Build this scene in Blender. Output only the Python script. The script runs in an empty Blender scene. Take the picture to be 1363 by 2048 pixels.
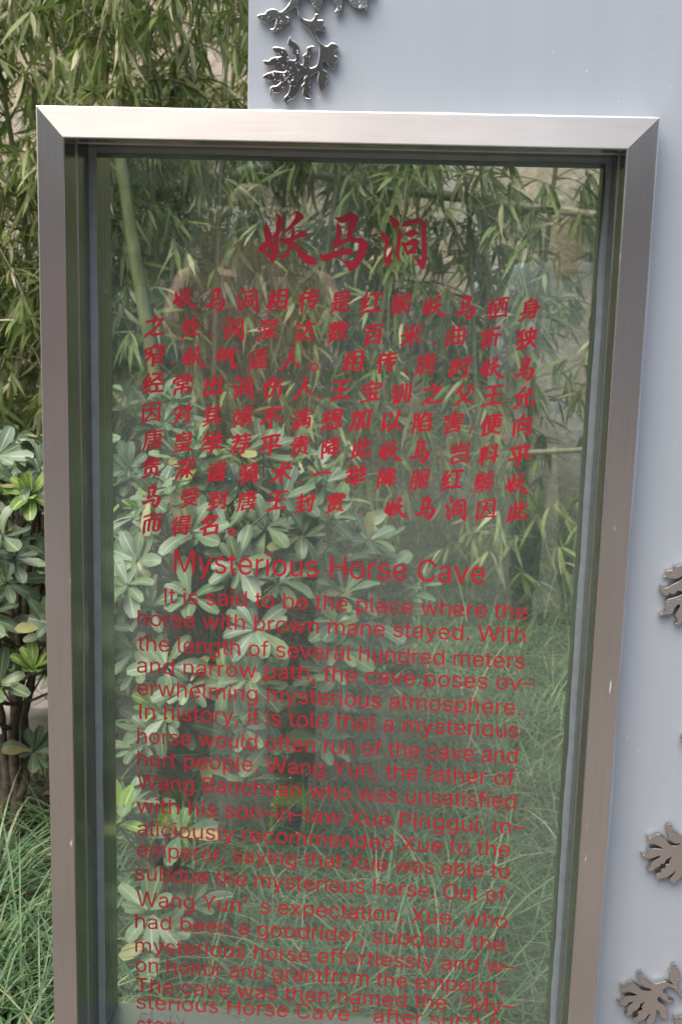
import bpy, bmesh, math, random
import numpy as np
from mathutils import Vector, Matrix, Euler

# ------------------------------------------------------------------ camera, world, sun, exposure
SC = bpy.context.scene
COL = SC.collection
R = math.radians
PW, PH, F0 = 1363.0, 2048.0, 2500.0            # photograph size and focal length in its pixels
CAM = np.array([0.1145, -1.6645, 1.4657]); YAW, PITCH, ROLL = -0.0621, -0.1944, 0.0268
def _basis():
    f = np.array([math.sin(YAW)*math.cos(PITCH), math.cos(YAW)*math.cos(PITCH), math.sin(PITCH)])
    r = np.array([math.cos(YAW), -math.sin(YAW), 0.0]); u = np.cross(r, f)
    return math.cos(ROLL)*r + math.sin(ROLL)*u, -math.sin(ROLL)*r + math.cos(ROLL)*u, f
CR, CU, CF = _basis()
cam = bpy.data.cameras.new('camera'); camo = bpy.data.objects.new('camera', cam); COL.objects.link(camo)
camo.matrix_world = Matrix(((CR[0], CU[0], -CF[0], CAM[0]), (CR[1], CU[1], -CF[1], CAM[1]),
                            (CR[2], CU[2], -CF[2], CAM[2]), (0, 0, 0, 1)))
cam.sensor_fit = 'VERTICAL'; cam.sensor_height = 36; cam.sensor_width = 24
cam.lens = F0/PH*36; cam.clip_start = .05; cam.clip_end = 300
cam.dof.use_dof = True; cam.dof.focus_distance = 1.9; cam.dof.aperture_fstop = 9
SC.camera = camo
def at(px, py, y):
    """world point seen at photo pixel (px, py) on the vertical plane y"""
    d = CF*F0 + CR*(px-PW/2) - CU*(py-PH/2)
    return CAM + d*((y-CAM[1])/d[1])

SUN_EL, SUN_AZ = 58, 215                        # azimuth clockwise from +Y
w = bpy.data.worlds.new('World'); SC.world = w; w.use_nodes = True
nt = w.node_tree; sky = nt.nodes.new('ShaderNodeTexSky'); sky.sky_type = 'NISHITA'; sky.sun_disc = False
sky.sun_elevation = R(SUN_EL); sky.sun_rotation = R(SUN_AZ); sky.dust_density = 4.0; sky.air_density = 1.0; sky.ozone_density = 1.0
nt.links.new(sky.outputs[0], nt.nodes['Background'].inputs[0]); nt.nodes['Background'].inputs[1].default_value = 0.15
sl = bpy.data.lights.new('sun', 'SUN'); sl.energy = 1.7; sl.angle = R(60); sl.color = (1, .95, .88)
slo = bpy.data.objects.new('sun', sl); COL.objects.link(slo)
sd = Vector((math.sin(R(SUN_AZ))*math.cos(R(SUN_EL)), math.cos(R(SUN_AZ))*math.cos(R(SUN_EL)), math.sin(R(SUN_EL))))
slo.rotation_euler = sd.to_track_quat('Z', 'Y').to_euler(); slo.location = sd*20
SC.view_settings.view_transform = 'Standard'; SC.view_settings.look = 'None'; SC.view_settings.gamma = 1
SC.view_settings.exposure = 1.08
SC.render.engine = 'CYCLES'; SC.cycles.use_denoising = True; SC.cycles.transparent_max_bounces = 24

# ------------------------------------------------------------------ helpers
rng = np.random.default_rng(7); random.seed(7)
def tag(o, label=None, cat=None, group=None, kind=None):
    if label: o['label'] = label
    if cat: o['category'] = cat
    if group: o['group'] = group
    if kind: o['kind'] = kind
    return o
def link(name, me, mat=None, parent=None):
    o = bpy.data.objects.new(name, me); COL.objects.link(o)
    if mat is not None and not me.materials: me.materials.append(mat)
    if parent is not None: o.parent = parent
    return o
def empty(name, loc=(0, 0, 0), rz=0):
    o = bpy.data.objects.new(name, None); COL.objects.link(o); o.location = loc; o.rotation_euler = (0, 0, rz)
    o.empty_display_size = .1
    return o
def npmesh(name, V, F, tone=None, uv=None, smooth=True):
    V = np.asarray(V, dtype=np.float32).reshape(-1, 3); F = np.asarray(F, dtype=np.int32)
    me = bpy.data.meshes.new(name); k = F.shape[1]
    me.vertices.add(len(V)); me.vertices.foreach_set('co', V.ravel())
    me.loops.add(F.size); me.loops.foreach_set('vertex_index', F.ravel())
    me.polygons.add(len(F)); me.polygons.foreach_set('loop_start', np.arange(0, F.size, k, dtype=np.int32))
    try: me.polygons.foreach_set('loop_total', np.full(len(F), k, dtype=np.int32))
    except Exception: pass
    me.update(calc_edges=True)
    if smooth: me.polygons.foreach_set('use_smooth', np.ones(len(F), dtype=bool))
    if tone is not None:
        a = me.attributes.new('tone', 'FLOAT', 'POINT'); a.data.foreach_set('value', np.asarray(tone, np.float32).ravel())
    if uv is not None:
        l = me.uv_layers.new(name='UVMap'); l.data.foreach_set('uv', np.asarray(uv, np.float32)[F.ravel()].ravel())
    return me
class Acc:
    def __init__(s): s.V = []; s.F = []; s.T = []; s.U = []; s.n = 0
    def add(s, V, F, tone=0.5, uv=None):
        V = np.asarray(V, float).reshape(-1, 3); s.V.append(V); s.F.append(np.asarray(F)+s.n)
        s.T.append(np.broadcast_to(np.asarray(tone, float), (len(V),)) if np.ndim(tone) < 2 else np.asarray(tone).ravel())
        s.U.append(np.zeros((len(V), 2)) if uv is None else np.asarray(uv).reshape(-1, 2)); s.n += len(V)
    def mesh(s, name, smooth=True):
        return npmesh(name, np.concatenate(s.V), np.concatenate(s.F), np.concatenate(s.T), np.concatenate(s.U), smooth)
def nrm(a): return a/np.maximum(np.linalg.norm(a, axis=-1, keepdims=True), 1e-9)
def tube(P, rad, sides=6):
    P = np.asarray(P, float); n = len(P); rad = np.broadcast_to(np.asarray(rad, float), (n,))
    T = nrm(np.gradient(P, axis=0)); ref = np.array([.31, .95, .11]); 
    A = nrm(np.cross(T, ref)); B = np.cross(T, A); a = np.linspace(0, 2*np.pi, sides, endpoint=False)
    V = P[:, None] + rad[:, None, None]*(np.cos(a)[None, :, None]*A[:, None] + np.sin(a)[None, :, None]*B[:, None])
    i = np.arange(n-1)[:, None]*sides; j = np.arange(sides)[None]; k = (j+1) % sides
    F = np.stack([i+j, i+k, i+sides+k, i+sides+j], -1).reshape(-1, 4)
    V = V.reshape(-1, 3); caps = []
    m = len(V); V = np.concatenate([V, P[:1], P[-1:]])
    for q in range(0, sides):
        caps.append([m, (q+1) % sides, q, q]); caps.append([m+1, (n-1)*sides+q, (n-1)*sides+(q+1) % sides, (n-1)*sides+(q+1) % sides])
    return V, F
def leaves(acc, B, D, N, L, Wd, bend, prof, fold=.15, tone=.5, wav=0.0):
    B = np.asarray(B, float); n = len(B); D = nrm(np.asarray(D, float)); N = np.asarray(N, float)
    N = nrm(N - D*np.sum(N*D, 1, keepdims=True)); S = np.cross(D, N)
    prof = np.asarray(prof, float); T = len(prof); t = np.linspace(0, 1, T)
    L = np.broadcast_to(L, (n,)); Wd = np.broadcast_to(Wd, (n,)); bend = np.broadcast_to(bend, (n,))
    bend = np.where(np.abs(bend) < 1e-3, 1e-3, bend)
    ang = bend[:, None]*t; al = np.sin(ang)/bend[:, None]; dr = (1-np.cos(ang))/bend[:, None]
    C = B[:, None] + L[:, None, None]*(al[..., None]*D[:, None] - dr[..., None]*N[:, None])
    Nl = np.cos(ang)[..., None]*N[:, None] + np.sin(ang)[..., None]*D[:, None]
    hw = (Wd[:, None]*prof[None]/2)[..., None]
    wv = wav*hw*np.sin(t*9+rng.random((n, 1))*6)[..., None]
    V = np.stack([C - hw*S[:, None] + (fold*hw+wv)*Nl, C, C + hw*S[:, None] + (fold*hw-wv)*Nl], 2)   # n,T,3,3
    base = (np.arange(n)*T*3)[:, None, None] + (np.arange(T-1)*3)[None, :, None] + np.arange(2)[None, None]
    F = np.stack([base, base+1, base+4, base+3], -1).reshape(-1, 4)
    uv = np.stack(np.broadcast_arrays(np.array([0, .5, 1.])[None, None], t[None, :, None], ), -1)
    uv = np.broadcast_to(uv, (n, T, 3, 2)).reshape(-1, 2)
    tn = np.broadcast_to(np.asarray(tone, float).reshape(-1, 1) if np.ndim(tone) else np.full((n, 1), tone), (n, T*3)).ravel()
    acc.add(V.reshape(-1, 3), F, tn, uv)

# ------------------------------------------------------------------ materials
def mat(name): 
    m = bpy.data.materials.new(name); m.use_nodes = True
    return m, m.node_tree.nodes, m.node_tree.links, m.node_tree.nodes['Principled BSDF']
def noise(N, L, scale, detail=4, coord='Object', stretch=None, rough=.55):
    tc = N.new('ShaderNodeTexCoord'); n = N.new('ShaderNodeTexNoise'); n.inputs['Scale'].default_value = scale
    n.inputs['Detail'].default_value = detail; n.inputs['Roughness'].default_value = rough
    if stretch:
        mp = N.new('ShaderNodeMapping'); mp.inputs['Scale'].default_value = stretch
        L.new(tc.outputs[coord], mp.inputs[0]); L.new(mp.outputs[0], n.inputs[0])
    else: L.new(tc.outputs[coord], n.inputs[0])
    return n
def ramp(N, L, src, stops, interp='LINEAR'):
    r = N.new('ShaderNodeValToRGB'); r.color_ramp.interpolation = interp
    e = r.color_ramp.elements
    while len(e) < len(stops): e.new(.5)
    for k, (p, c) in zip(e, stops):
        k.position = p; k.color = (c, c, c, 1) if not hasattr(c, '__len__') else (*c, 1)
    L.new(src, r.inputs[0]); return r
def bump(N, L, src, P, strength=.3, dist=.01):
    b = N.new('ShaderNodeBump'); b.inputs['Strength'].default_value = strength; b.inputs['Distance'].default_value = dist
    L.new(src, b.inputs['Height']); L.new(b.outputs[0], P.inputs['Normal']); return b
def mixc(N, L, fac, a, b, blend='MIX'):
    m = N.new('ShaderNodeMix'); m.data_type = 'RGBA'; m.blend_type = blend
    for s, v in ((0, fac), (6, a), (7, b)):
        if hasattr(v, 'is_linked'): L.new(v, m.inputs[s])
        elif hasattr(v, '__len__'): m.inputs[s].default_value = (*v, 1)
        else: m.inputs[s].default_value = v
    return m.outputs[2]
def math_(N, L, op, a, b=0.0):
    m = N.new('ShaderNodeMath'); m.operation = op
    for i, v in enumerate((a, b)):
        if hasattr(v, 'is_linked'): L.new(v, m.inputs[i])
        else: m.inputs[i].default_value = v
    return m.outputs[0]
def simple(name, c, rough=.6, metal=0, var=.25, scale=12, bmp=.1):
    m, N, L, P = mat(name); n = noise(N, L, scale)
    L.new(ramp(N, L, n.outputs[0], [(.3, tuple(x*(1-var) for x in c)), (.7, tuple(x*(1+var) for x in c))]).outputs[0], P.inputs['Base Color'])
    P.inputs['Roughness'].default_value = rough; P.inputs['Metallic'].default_value = metal
    if bmp: bump(N, L, n.outputs[0], P, bmp)
    return m

def leaf_mat(name, stops, vein=None, rough=.45, trans=.3, dust=0.0, spec=.4, veins=0):
    m, N, L, P = mat(name)
    at_ = N.new('ShaderNodeAttribute'); at_.attribute_name = 'tone'
    c = ramp(N, L, at_.outputs['Fac'], stops).outputs[0]
    n = noise(N, L, 40, 3); c = mixc(N, L, .5, c, ramp(N, L, n.outputs[0], [(.3, .35), (.7, .75)]).outputs[0], 'OVERLAY')
    uv = N.new('ShaderNodeUVMap'); sx = N.new('ShaderNodeSeparateXYZ'); L.new(uv.outputs[0], sx.inputs[0])
    if vein:
        d = math_(N, L, 'ABSOLUTE', math_(N, L, 'SUBTRACT', sx.outputs[0], .5))
        f = ramp(N, L, d, [(0, 1), (.045, .75), (.085, 0)]).outputs[0]
        if veins:
            s = math_(N, L, 'SINE', math_(N, L, 'MULTIPLY', math_(N, L, 'SUBTRACT', sx.outputs[1], math_(N, L, 'MULTIPLY', d, .6)), 62.0))
            f2 = math_(N, L, 'MULTIPLY', ramp(N, L, s, [(.86, 0), (1, 1)]).outputs[0], veins)
            f = math_(N, L, 'MAXIMUM', f, f2)
        c = mixc(N, L, f, c, vein)
    if dust:
        n2 = noise(N, L, 9, 5); c = mixc(N, L, math_(N, L, 'MULTIPLY', ramp(N, L, n2.outputs[0], [(.35, 0), (.7, 1)]).outputs[0], dust), c, (.36, .38, .3))
    L.new(c, P.inputs['Base Color']); P.inputs['Roughness'].default_value = rough; P.inputs['Specular IOR Level'].default_value = spec
    tr = N.new('ShaderNodeBsdfTranslucent'); L.new(mixc(N, L, .7, c, (.5, .75, .2), 'MULTIPLY'), tr.inputs[0])
    mx = N.new('ShaderNodeMixShader'); mx.inputs[0].default_value = trans
    L.new(P.outputs[0], mx.inputs[1]); L.new(tr.outputs[0], mx.inputs[2]); L.new(mx.outputs[0], N['Material Output'].inputs[0])
    return m
M = {}
M['bamboo_leaf'] = leaf_mat('bamboo_leaf', [(0, (.08, .125, .035)), (.4, (.175, .225, .065)), (.7, (.29, .335, .125)), (.86, (.4, .4, .21)), (.95, (.6, .53, .35))], vein=(.26, .3, .13), rough=.48, trans=.38)
M['shrub_leaf'] = leaf_mat('shrub_leaf', [(0, (.03, .062, .026)), (.5, (.065, .115, .05)), (.93, (.12, .18, .065)), (1, (.3, .25, .08))], vein=(.22, .3, .17), rough=.36, trans=.12, dust=.35, spec=.45, veins=.2)
M['young_leaf'] = leaf_mat('young_leaf', [(0, (.13, .22, .045)), (.5, (.21, .31, .07)), (1, (.31, .4, .13))], vein=(.5, .58, .26), rough=.4, trans=.3, veins=.15)
M['grass'] = leaf_mat('grass_blade', [(0, (.04, .085, .04)), (.5, (.1, .18, .08)), (.85, (.19, .28, .12)), (1, (.4, .36, .22))], rough=.42, trans=.25)
M['tree_leaf'] = leaf_mat('tree_leaf', [(0, (.02, .04, .015)), (1, (.06, .1, .03))], rough=.5, trans=.2)
M['litter'] = leaf_mat('dry_leaf', [(0, (.08, .05, .03)), (.5, (.2, .13, .075)), (1, (.36, .26, .15))], rough=.8, trans=.05)

def culm_mat(name, c0, c1):
    m, N, L, P = mat(name); n = noise(N, L, 14, 4, stretch=(3, 3, .6))
    c = ramp(N, L, n.outputs[0], [(.3, tuple(v*.8 for v in c0)), (.7, tuple(v*.85 for v in c1))]).outputs[0]
    L.new(c, P.inputs['Base Color']); P.inputs['Roughness'].default_value = .42; return m
M['culm'] = culm_mat('bamboo_culm', (.13, .15, .055), (.24, .25, .11))
M['old_culm'] = culm_mat('old_bamboo', (.22, .2, .1), (.36, .33, .2))
M['bark'] = simple('shrub_bark', (.1, .075, .055), .85, 0, .4, 60, .4)
M['twig'] = simple('twig', (.16, .13, .07), .8, 0, .3, 60, .2)

m, N, L, P = mat('soil')
n1 = noise(N, L, 3.5, 8, rough=.65); n2 = noise(N, L, 45, 6)
c = ramp(N, L, n1.outputs[0], [(.3, (.06, .045, .032)), (.5, (.105, .08, .056)), (.72, (.16, .125, .09))]).outputs[0]
c = mixc(N, L, .6, c, ramp(N, L, n2.outputs[0], [(.3, .25), (.7, .8)]).outputs[0], 'OVERLAY')
L.new(c, P.inputs['Base Color']); P.inputs['Roughness'].default_value = .95; bump(N, L, n2.outputs[0], P, .8, .02); M['soil'] = m

m, N, L, P = mat('loess_bank')
n1 = noise(N, L, 1.3, 9, rough=.62); n2 = noise(N, L, 22, 8, rough=.7); n3 = noise(N, L, 2.2, 3, stretch=(1, 1, .5))
c = ramp(N, L, n1.outputs[0], [(.28, (.2, .155, .105)), (.48, (.31, .25, .175)), (.68, (.42, .35, .26))]).outputs[0]
c = mixc(N, L, ramp(N, L, n3.outputs[0], [(.52, 0), (.66, .8)]).outputs[0], c, (.42, .41, .39))
c = mixc(N, L, .55, c, ramp(N, L, n2.outputs[0], [(.3, .2), (.7, .8)]).outputs[0], 'OVERLAY')
L.new(c, P.inputs['Base Color']); P.inputs['Roughness'].default_value = .95; bump(N, L, n2.outputs[0], P, .9, .04); M['bank'] = m

m, N, L, P = mat('stone_paving')
tc = N.new('ShaderNodeTexCoord'); br = N.new('ShaderNodeTexBrick'); br.inputs['Scale'].default_value = 1.6
br.inputs['Color1'].default_value = (.14, .125, .11, 1); br.inputs['Color2'].default_value = (.18, .16, .145, 1); br.inputs['Mortar'].default_value = (.15, .13, .12, 1)
br.inputs['Mortar Size'].default_value = .008; L.new(tc.outputs['Object'], br.inputs[0])
n1 = noise(N, L, 5, 6); L.new(mixc(N, L, .5, br.outputs[0], ramp(N, L, n1.outputs[0], [(.3, .3), (.7, .7)]).outputs[0], 'OVERLAY'), P.inputs['Base Color'])
P.inputs['Roughness'].default_value = .8; bump(N, L, br.outputs[1], P, .3, -.005); M['paving'] = m

def steel(name, direction, gain=1.0):
    m, N, L, P = mat(name)
    st = (1, 90, 90) if direction == 'X' else (90, 90, 1)
    n = noise(N, L, 6, 6, stretch=st, rough=.7)
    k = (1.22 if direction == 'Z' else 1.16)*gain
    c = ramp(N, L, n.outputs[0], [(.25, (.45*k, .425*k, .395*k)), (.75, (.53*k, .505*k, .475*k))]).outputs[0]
    # scratches and dried splashes along the strip
    sp = noise(N, L, 60, 3, stretch=(2, 2, .3) if direction == 'Z' else (.8, 2, 2), rough=.6)
    f = ramp(N, L, sp.outputs[0], [(.685, 0), (.74, .7)]).outputs[0]
    nl = noise(N, L, 2.2, 4, stretch=(1, 1, .35) if direction == 'Z' else (1, 1, 3)); c = mixc(N, L, .7, c, ramp(N, L, nl.outputs[0], [(.3, .32), (.7, .66)]).outputs[0], 'OVERLAY')
    c = mixc(N, L, f, c, (.6, .58, .58)); L.new(c, P.inputs['Base Color'])
    L.new(math_(N, L, 'SUBTRACT', 1.0, f), P.inputs['Metallic'])
    P.inputs['Roughness'].default_value = .28 if direction == 'Z' else .4
    P.inputs['Anisotropic'].default_value = .8; P.inputs['Anisotropic Rotation'].default_value = .25
    tg = N.new('ShaderNodeTangent'); tg.direction_type = 'UV_MAP'; L.new(tg.outputs[0], P.inputs['Tangent'])
    bump(N, L, n.outputs[0], P, .05, .002); return m
M['steel_z'] = steel('brushed_steel_upright', 'Z'); M['steel_x'] = steel('brushed_steel_crosswise', 'X')
M['dark_steel'] = simple('dull_green_steel', (.10, .125, .105), .4, .6, .1, 30, 0)
M['liner'] = simple('steel_with_reflection_tint', (.23, .25, .2), .2, 1, .08, 20, 0)  # dark green-grey stands in for greenery mirrored in the reveal
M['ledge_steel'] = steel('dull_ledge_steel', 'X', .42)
M['bead_steel'] = simple('bright_steel', (.6, .57, .54), .3, 1, .05, 30, 0)

m, N, L, P = mat('polished_steel')
n = noise(N, L, 60, 3, rough=.5); n2 = noise(N, L, 330, 2); n3 = noise(N, L, 14, 3)
f = math_(N, L, 'MULTIPLY', ramp(N, L, n2.outputs[0], [(.63, 0), (.68, .8)]).outputs[0], ramp(N, L, n3.outputs[0], [(.4, 0), (.55, 1)]).outputs[0])
L.new(mixc(N, L, f, (.56, .53, .5), (.75, .74, .73)), P.inputs['Base Color']); P.inputs['Metallic'].default_value = 1
L.new(math_(N, L, 'ADD', math_(N, L, 'MULTIPLY', f, .6), .13), P.inputs['Roughness']); bump(N, L, n.outputs[0], P, .012, .003); M['polished'] = m

m, N, L, P = mat('painted_panel')
n = noise(N, L, 2.5, 4); n2 = noise(N, L, 150, 2); n3 = noise(N, L, 3.3, 3)
c = ramp(N, L, n.outputs[0], [(.3, (.288, .318, .348)), (.7, (.314, .345, .375))]).outputs[0]
f = math_(N, L, 'MULTIPLY', ramp(N, L, n2.outputs[0], [(.735, 0), (.76, 1)]).outputs[0], ramp(N, L, n3.outputs[0], [(.52, 0), (.6, .9)]).outputs[0])
ns = noise(N, L, 5, 6, stretch=(4, 1, .25), rough=.6); c = mixc(N, L, .07, c, ramp(N, L, ns.outputs[0], [(.35, .3), (.65, .62)]).outputs[0], 'OVERLAY')
c = mixc(N, L, f, c, (.7, .71, .73)); L.new(c, P.inputs['Base Color'])
P.inputs['Roughness'].default_value = .34; P.inputs['Specular IOR Level'].default_value = .5; M['panel'] = m
M['panel_edge'] = simple('panel_edge', (.45,.47,.5), .4, .3, .05, 20, 0)
M['sealant'] = simple('white_sealant', (.36, .41, .5), .5, 0, .06, 30, .1)
M['pale_silicone'] = simple('pale_silicone', (.13, .15, .16), .3, 0, .12, 40, .15)
M['silicone'] = simple('grey_silicone', (.17, .195, .185), .3, 0, .12, 40, .15)
M['dark_gasket'] = simple('dark_gasket', (.035, .04, .035), .5, 0, .2, 40, .1)

m, N, L, P = mat('window_glass'); N.remove(P)
tr = N.new('ShaderNodeBsdfTransparent'); tr.inputs[0].default_value = (.93, .985, .945, 1)
gl = N.new('ShaderNodeBsdfGlossy'); gl.inputs['Roughness'].default_value = .012; gl.inputs[0].default_value = (.84, .98, .88, 1)
df = N.new('ShaderNodeBsdfDiffuse'); df.inputs[0].default_value = (.63, .67, .57, 1)
geo = N.new('ShaderNodeNewGeometry'); fr = N.new('ShaderNodeFresnel')
L.new(math_(N, L, 'ADD', math_(N, L, 'MULTIPLY', geo.outputs['Backfacing'], 1/1.85-1.85), 1.85), fr.inputs[0])
nd = noise(N, L, 3.2, 7, stretch=(1.5, 1, .7), rough=.62)
ns = noise(N, L, 260, 2); nz = noise(N, L, 6, 3)
spk = math_(N, L, 'MULTIPLY', ramp(N, L, ns.outputs[0], [(.67, 0), (.72, .4)]).outputs[0], ramp(N, L, nz.outputs[0], [(.5, 0), (.62, 1)]).outputs[0])
dust = math_(N, L, 'ADD', ramp(N, L, nd.outputs[0], [(.3, .018), (.75, .058)]).outputs[0], spk)
m1 = N.new('ShaderNodeMixShader'); L.new(dust, m1.inputs[0]); L.new(tr.outputs[0], m1.inputs[1]); L.new(df.outputs[0], m1.inputs[2])
m2 = N.new('ShaderNodeMixShader'); L.new(fr.outputs[0], m2.inputs[0]); L.new(m1.outputs[0], m2.inputs[1]); L.new(gl.outputs[0], m2.inputs[2])
L.new(m2.outputs[0], N['Material Output'].inputs[0]); M['glass'] = m
M['red'] = simple('red_vinyl', (.32, .009, .021), .35, 0, .06, 30, 0)
M['stone'] = simple('pale_stone', (.42, .37, .33), .9, 0, .2, 9, .3)

# ------------------------------------------------------------------ the setting
def terrain(x, y): return np.where(y > .15, .062*(y-.15), 0.0) + np.where(y > .15, .012*np.sin(x*5.1+1)*np.sin(y*4.3), 0)
def grid(name, x0, x1, y0, y1, nx, ny, fz):
    X, Y = np.meshgrid(np.linspace(x0, x1, nx), np.linspace(y0, y1, ny)); Z = fz(X, Y)
    i = np.arange(ny-1)[:, None]*nx + np.arange(nx-1)[None]
    return npmesh(name, np.stack([X, Y, Z], -1), np.stack([i, i+1, i+nx+1, i+nx], -1).reshape(-1, 4))
BK = 3.95
gme = np.concatenate([np.linspace(-70, -7, 12), np.linspace(-6, 6, 121), np.linspace(7, 70, 12)])
gy = np.concatenate([np.linspace(-80, -2, 12), np.linspace(-1, 5.5, 66), np.linspace(8, 90, 10)])
X, Y = np.meshgrid(gme, gy); i = np.arange(len(gy)-1)[:, None]*len(gme) + np.arange(len(gme)-1)[None]
go = link('ground', npmesh('ground', np.stack([X, Y, np.where(Y > 6, .36, terrain(X, np.minimum(Y, 6)))], -1), np.stack([i, i+1, i+len(gme)+1, i+len(gme)], -1).reshape(-1, 4)), M['soil']); tag(go, kind='structure')
pv = link('pavement', npmesh('pavement', [(-30, -30, .004), (30, -30, .004), (30, -.35, .004), (-30, -.35, .004)], [(0, 1, 2, 3)], smooth=False), M['paving']); tag(pv, kind='structure')
from mathutils import noise as mn
U, Vv = np.meshgrid(np.linspace(-7, 7, 150), np.linspace(0, 1, 70)); bx = U; bz = -.1 + Vv*4.6; by = BK + Vv*1.5
dsp = np.array([[mn.fractal(Vector((a*.9, 3.1, b*.9)), 1, 2, 6)*.22 + mn.noise(Vector((a*6, 1, b*6)))*.03 for a, b in zip(r1, r2)] for r1, r2 in zip(bx, bz)])
i = np.arange(69)[:, None]*150 + np.arange(149)[None]
bo = link('earth_bank', npmesh('earth_bank', np.stack([bx, by-dsp, bz], -1), np.stack([i, i+1, i+151, i+150], -1).reshape(-1, 4)), M['bank']); tag(bo, kind='structure')

# ------------------------------------------------------------------ the sign: frame
GY, GT = .125, .010
FD = .245
OL, OR_, OT = -.400, .400, 1.660
ITL = at(130, 278, 0); ITR = at(1255, 296, 0); IBL = at(153, 2048, 0); IBR = at(1132, 2048, 0)
IL = (ITL[0]+IBL[0])/2; IR = (ITR[0]+IBR[0])/2; IT = (ITL[2]+ITR[2])/2
IB = at(600, 2026, FD)[2]
sign = empty('glass_sign', (0, 0, 0))
tag(sign, 'tall stainless steel framed glass sign with red Chinese and English lettering', 'sign')
def beam(name, poly, y0, y1, material, parent, along, bev=.0016, seg=2, mitre=False):
    bm = bmesh.new(); a = [bm.verts.new((x, y0, z)) for x, z in poly]; b = [bm.verts.new((x, y1, z)) for x, z in poly]
    n = len(poly); bm.faces.new(a); bm.faces.new(b[::-1])
    for k in range(n): bm.faces.new((a[k], b[k], b[(k+1) % n], a[(k+1) % n]))
    bmesh.ops.recalc_face_normals(bm, faces=bm.faces)
    ax_ = Vector((0, 0, 1)) if along == 'Z' else Vector((1, 0, 0))
    eds = [e for e in bm.edges if not mitre or abs((e.verts[1].co-e.verts[0].co).normalized().dot(ax_)) > .95]
    if bev: bmesh.ops.bevel(bm, geom=eds, offset=bev, segments=seg, profile=.5, affect='EDGES')
    uv = bm.loops.layers.uv.new('UVMap')
    for f in bm.faces:
        for l in f.loops:
            c = l.vert.co; l[uv].uv = (c.z, c.x+c.y) if along == 'Z' else (c.x, c.z+c.y)
    me = bpy.data.meshes.new(name); bm.to_mesh(me); bm.free()
    return link(name, me, material, parent)
g = .0002
beam('upright', [(OL, 0), (IL, 0), (IL, IT-g), (OL, OT-g)], 0, FD, M['steel_z'], sign, 'Z', mitre=True)
beam('upright', [(IR, 0), (OR_, 0), (OR_, OT-g), (IR, IT-g)], 0, FD, M['steel_z'], sign, 'Z', mitre=True)
beam('top_rail', [(OL, OT), (IL, IT), (IR, IT), (OR_, OT)], 0, FD, M['steel_x'], sign, 'X', mitre=True)
beam('bottom_rail', [(IL+g, IB-.05), (IR-g, IB-.05), (IR-g, IB), (IL+g, IB)], .002, FD-.002, M['ledge_steel'], sign, 'X')
jy = .056
beam('reveal_trim', [(IL, IB), (IL+.0022, IB), (IL+.0022, IT), (IL, IT)], jy, jy+.0035, M['bead_steel'], sign, 'Z', 0)
beam('reveal_trim', [(IR-.0022, IB), (IR, IB), (IR, IT), (IR-.0022, IT)], jy, jy+.0035, M['bead_steel'], sign, 'Z', 0)
beam('reveal_trim', [(IL+.003, IT-.0022), (IR-.003, IT-.0022), (IR-.003, IT), (IL+.003, IT)], jy, jy+.0035, M['bead_steel'], sign, 'X', 0)
for lx in (IL, IR-.001): beam('reveal_darkening_liner', [(lx, IB+.0005), (lx+.001, IB+.0005), (lx+.001, IT-.0005), (lx, IT-.0005)], .0035, FD-.003, M['liner'], sign, 'Z', 0)  # thin plates added to darken the reveal faces
beam('reveal_darkening_liner', [(IL+.0015, IT-.001), (IR-.0015, IT-.001), (IR-.0015, IT), (IL+.0015, IT)], .0035, FD-.003, M['liner'], sign, 'X', 0)
beam('back_stop', [(IL+.001, IT-.013), (IR-.001, IT-.013), (IR-.001, IT-.0005), (IL+.001, IT-.0005)], GY+GT+.003, GY+GT+.012, M['dark_steel'], sign, 'X', 0)
beam('back_stop', [(IR-.0095, IB+.002), (IR-.0005, IB+.002), (IR-.0005, IT-.0135), (IR-.0095, IT-.0135)], GY+GT+.003, GY+GT+.012, M['dark_steel'], sign, 'Z', 0)
# glass pane and its silicone
pane = beam('glass_pane', [(IL-.003, IB-.003), (IR+.003, IB-.003), (IR+.003, IT+.003), (IL-.003, IT+.003)], GY, GY+GT, M['glass'], sign, 'X', 0)
def wavy_strip(name, pa, pb, wdt, wob, seed, parent, material, y, bulge):
    """a hand-run bead of silicone from pa to pb (x, z) in the angle between reveal and glass"""
    n = 90; t = np.linspace(0, 1, n); pa = np.array(pa); pb = np.array(pb); d = pb-pa
    inn = np.array([-d[1], d[0]])/np.hypot(*d); V = []
    for k in range(n):
        ww = wdt*(1+wob*mn.noise(Vector((t[k]*14, seed, 0)))+wob*.5*mn.noise(Vector((t[k]*60, seed, 4))))
        p = pa+d*t[k]
        for a, h in ((0, bulge), (.35, bulge*.85), (.75, bulge*.45), (1, .0)):
            q = p+inn*ww*a; V.append((q[0], y-.0004-h, q[1]))
    i = np.arange(n-1)[:, None]*4+np.arange(3)[None]
    return link(name, npmesh(name, V, np.stack([i, i+4, i+5, i+1], -1).reshape(-1, 4)), material, parent)
wavy_strip('silicone_bead', (IL, IT), (IL, IB), .0105, .10, 1, sign, M['silicone'], GY, .006)
wavy_strip('silicone_bead', (IR, IB), (IR, IT), .0095, .22, 2, sign, M['pale_silicone'], GY, .006)
wavy_strip('silicone_bead', (IR, IT), (IL, IT), .0075, .10, 3, sign, M['silicone'], GY, .005)
wavy_strip('silicone_bead', (IL, IB), (IR, IB), .0075, .10, 5, sign, M['silicone'], GY, .005)

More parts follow.
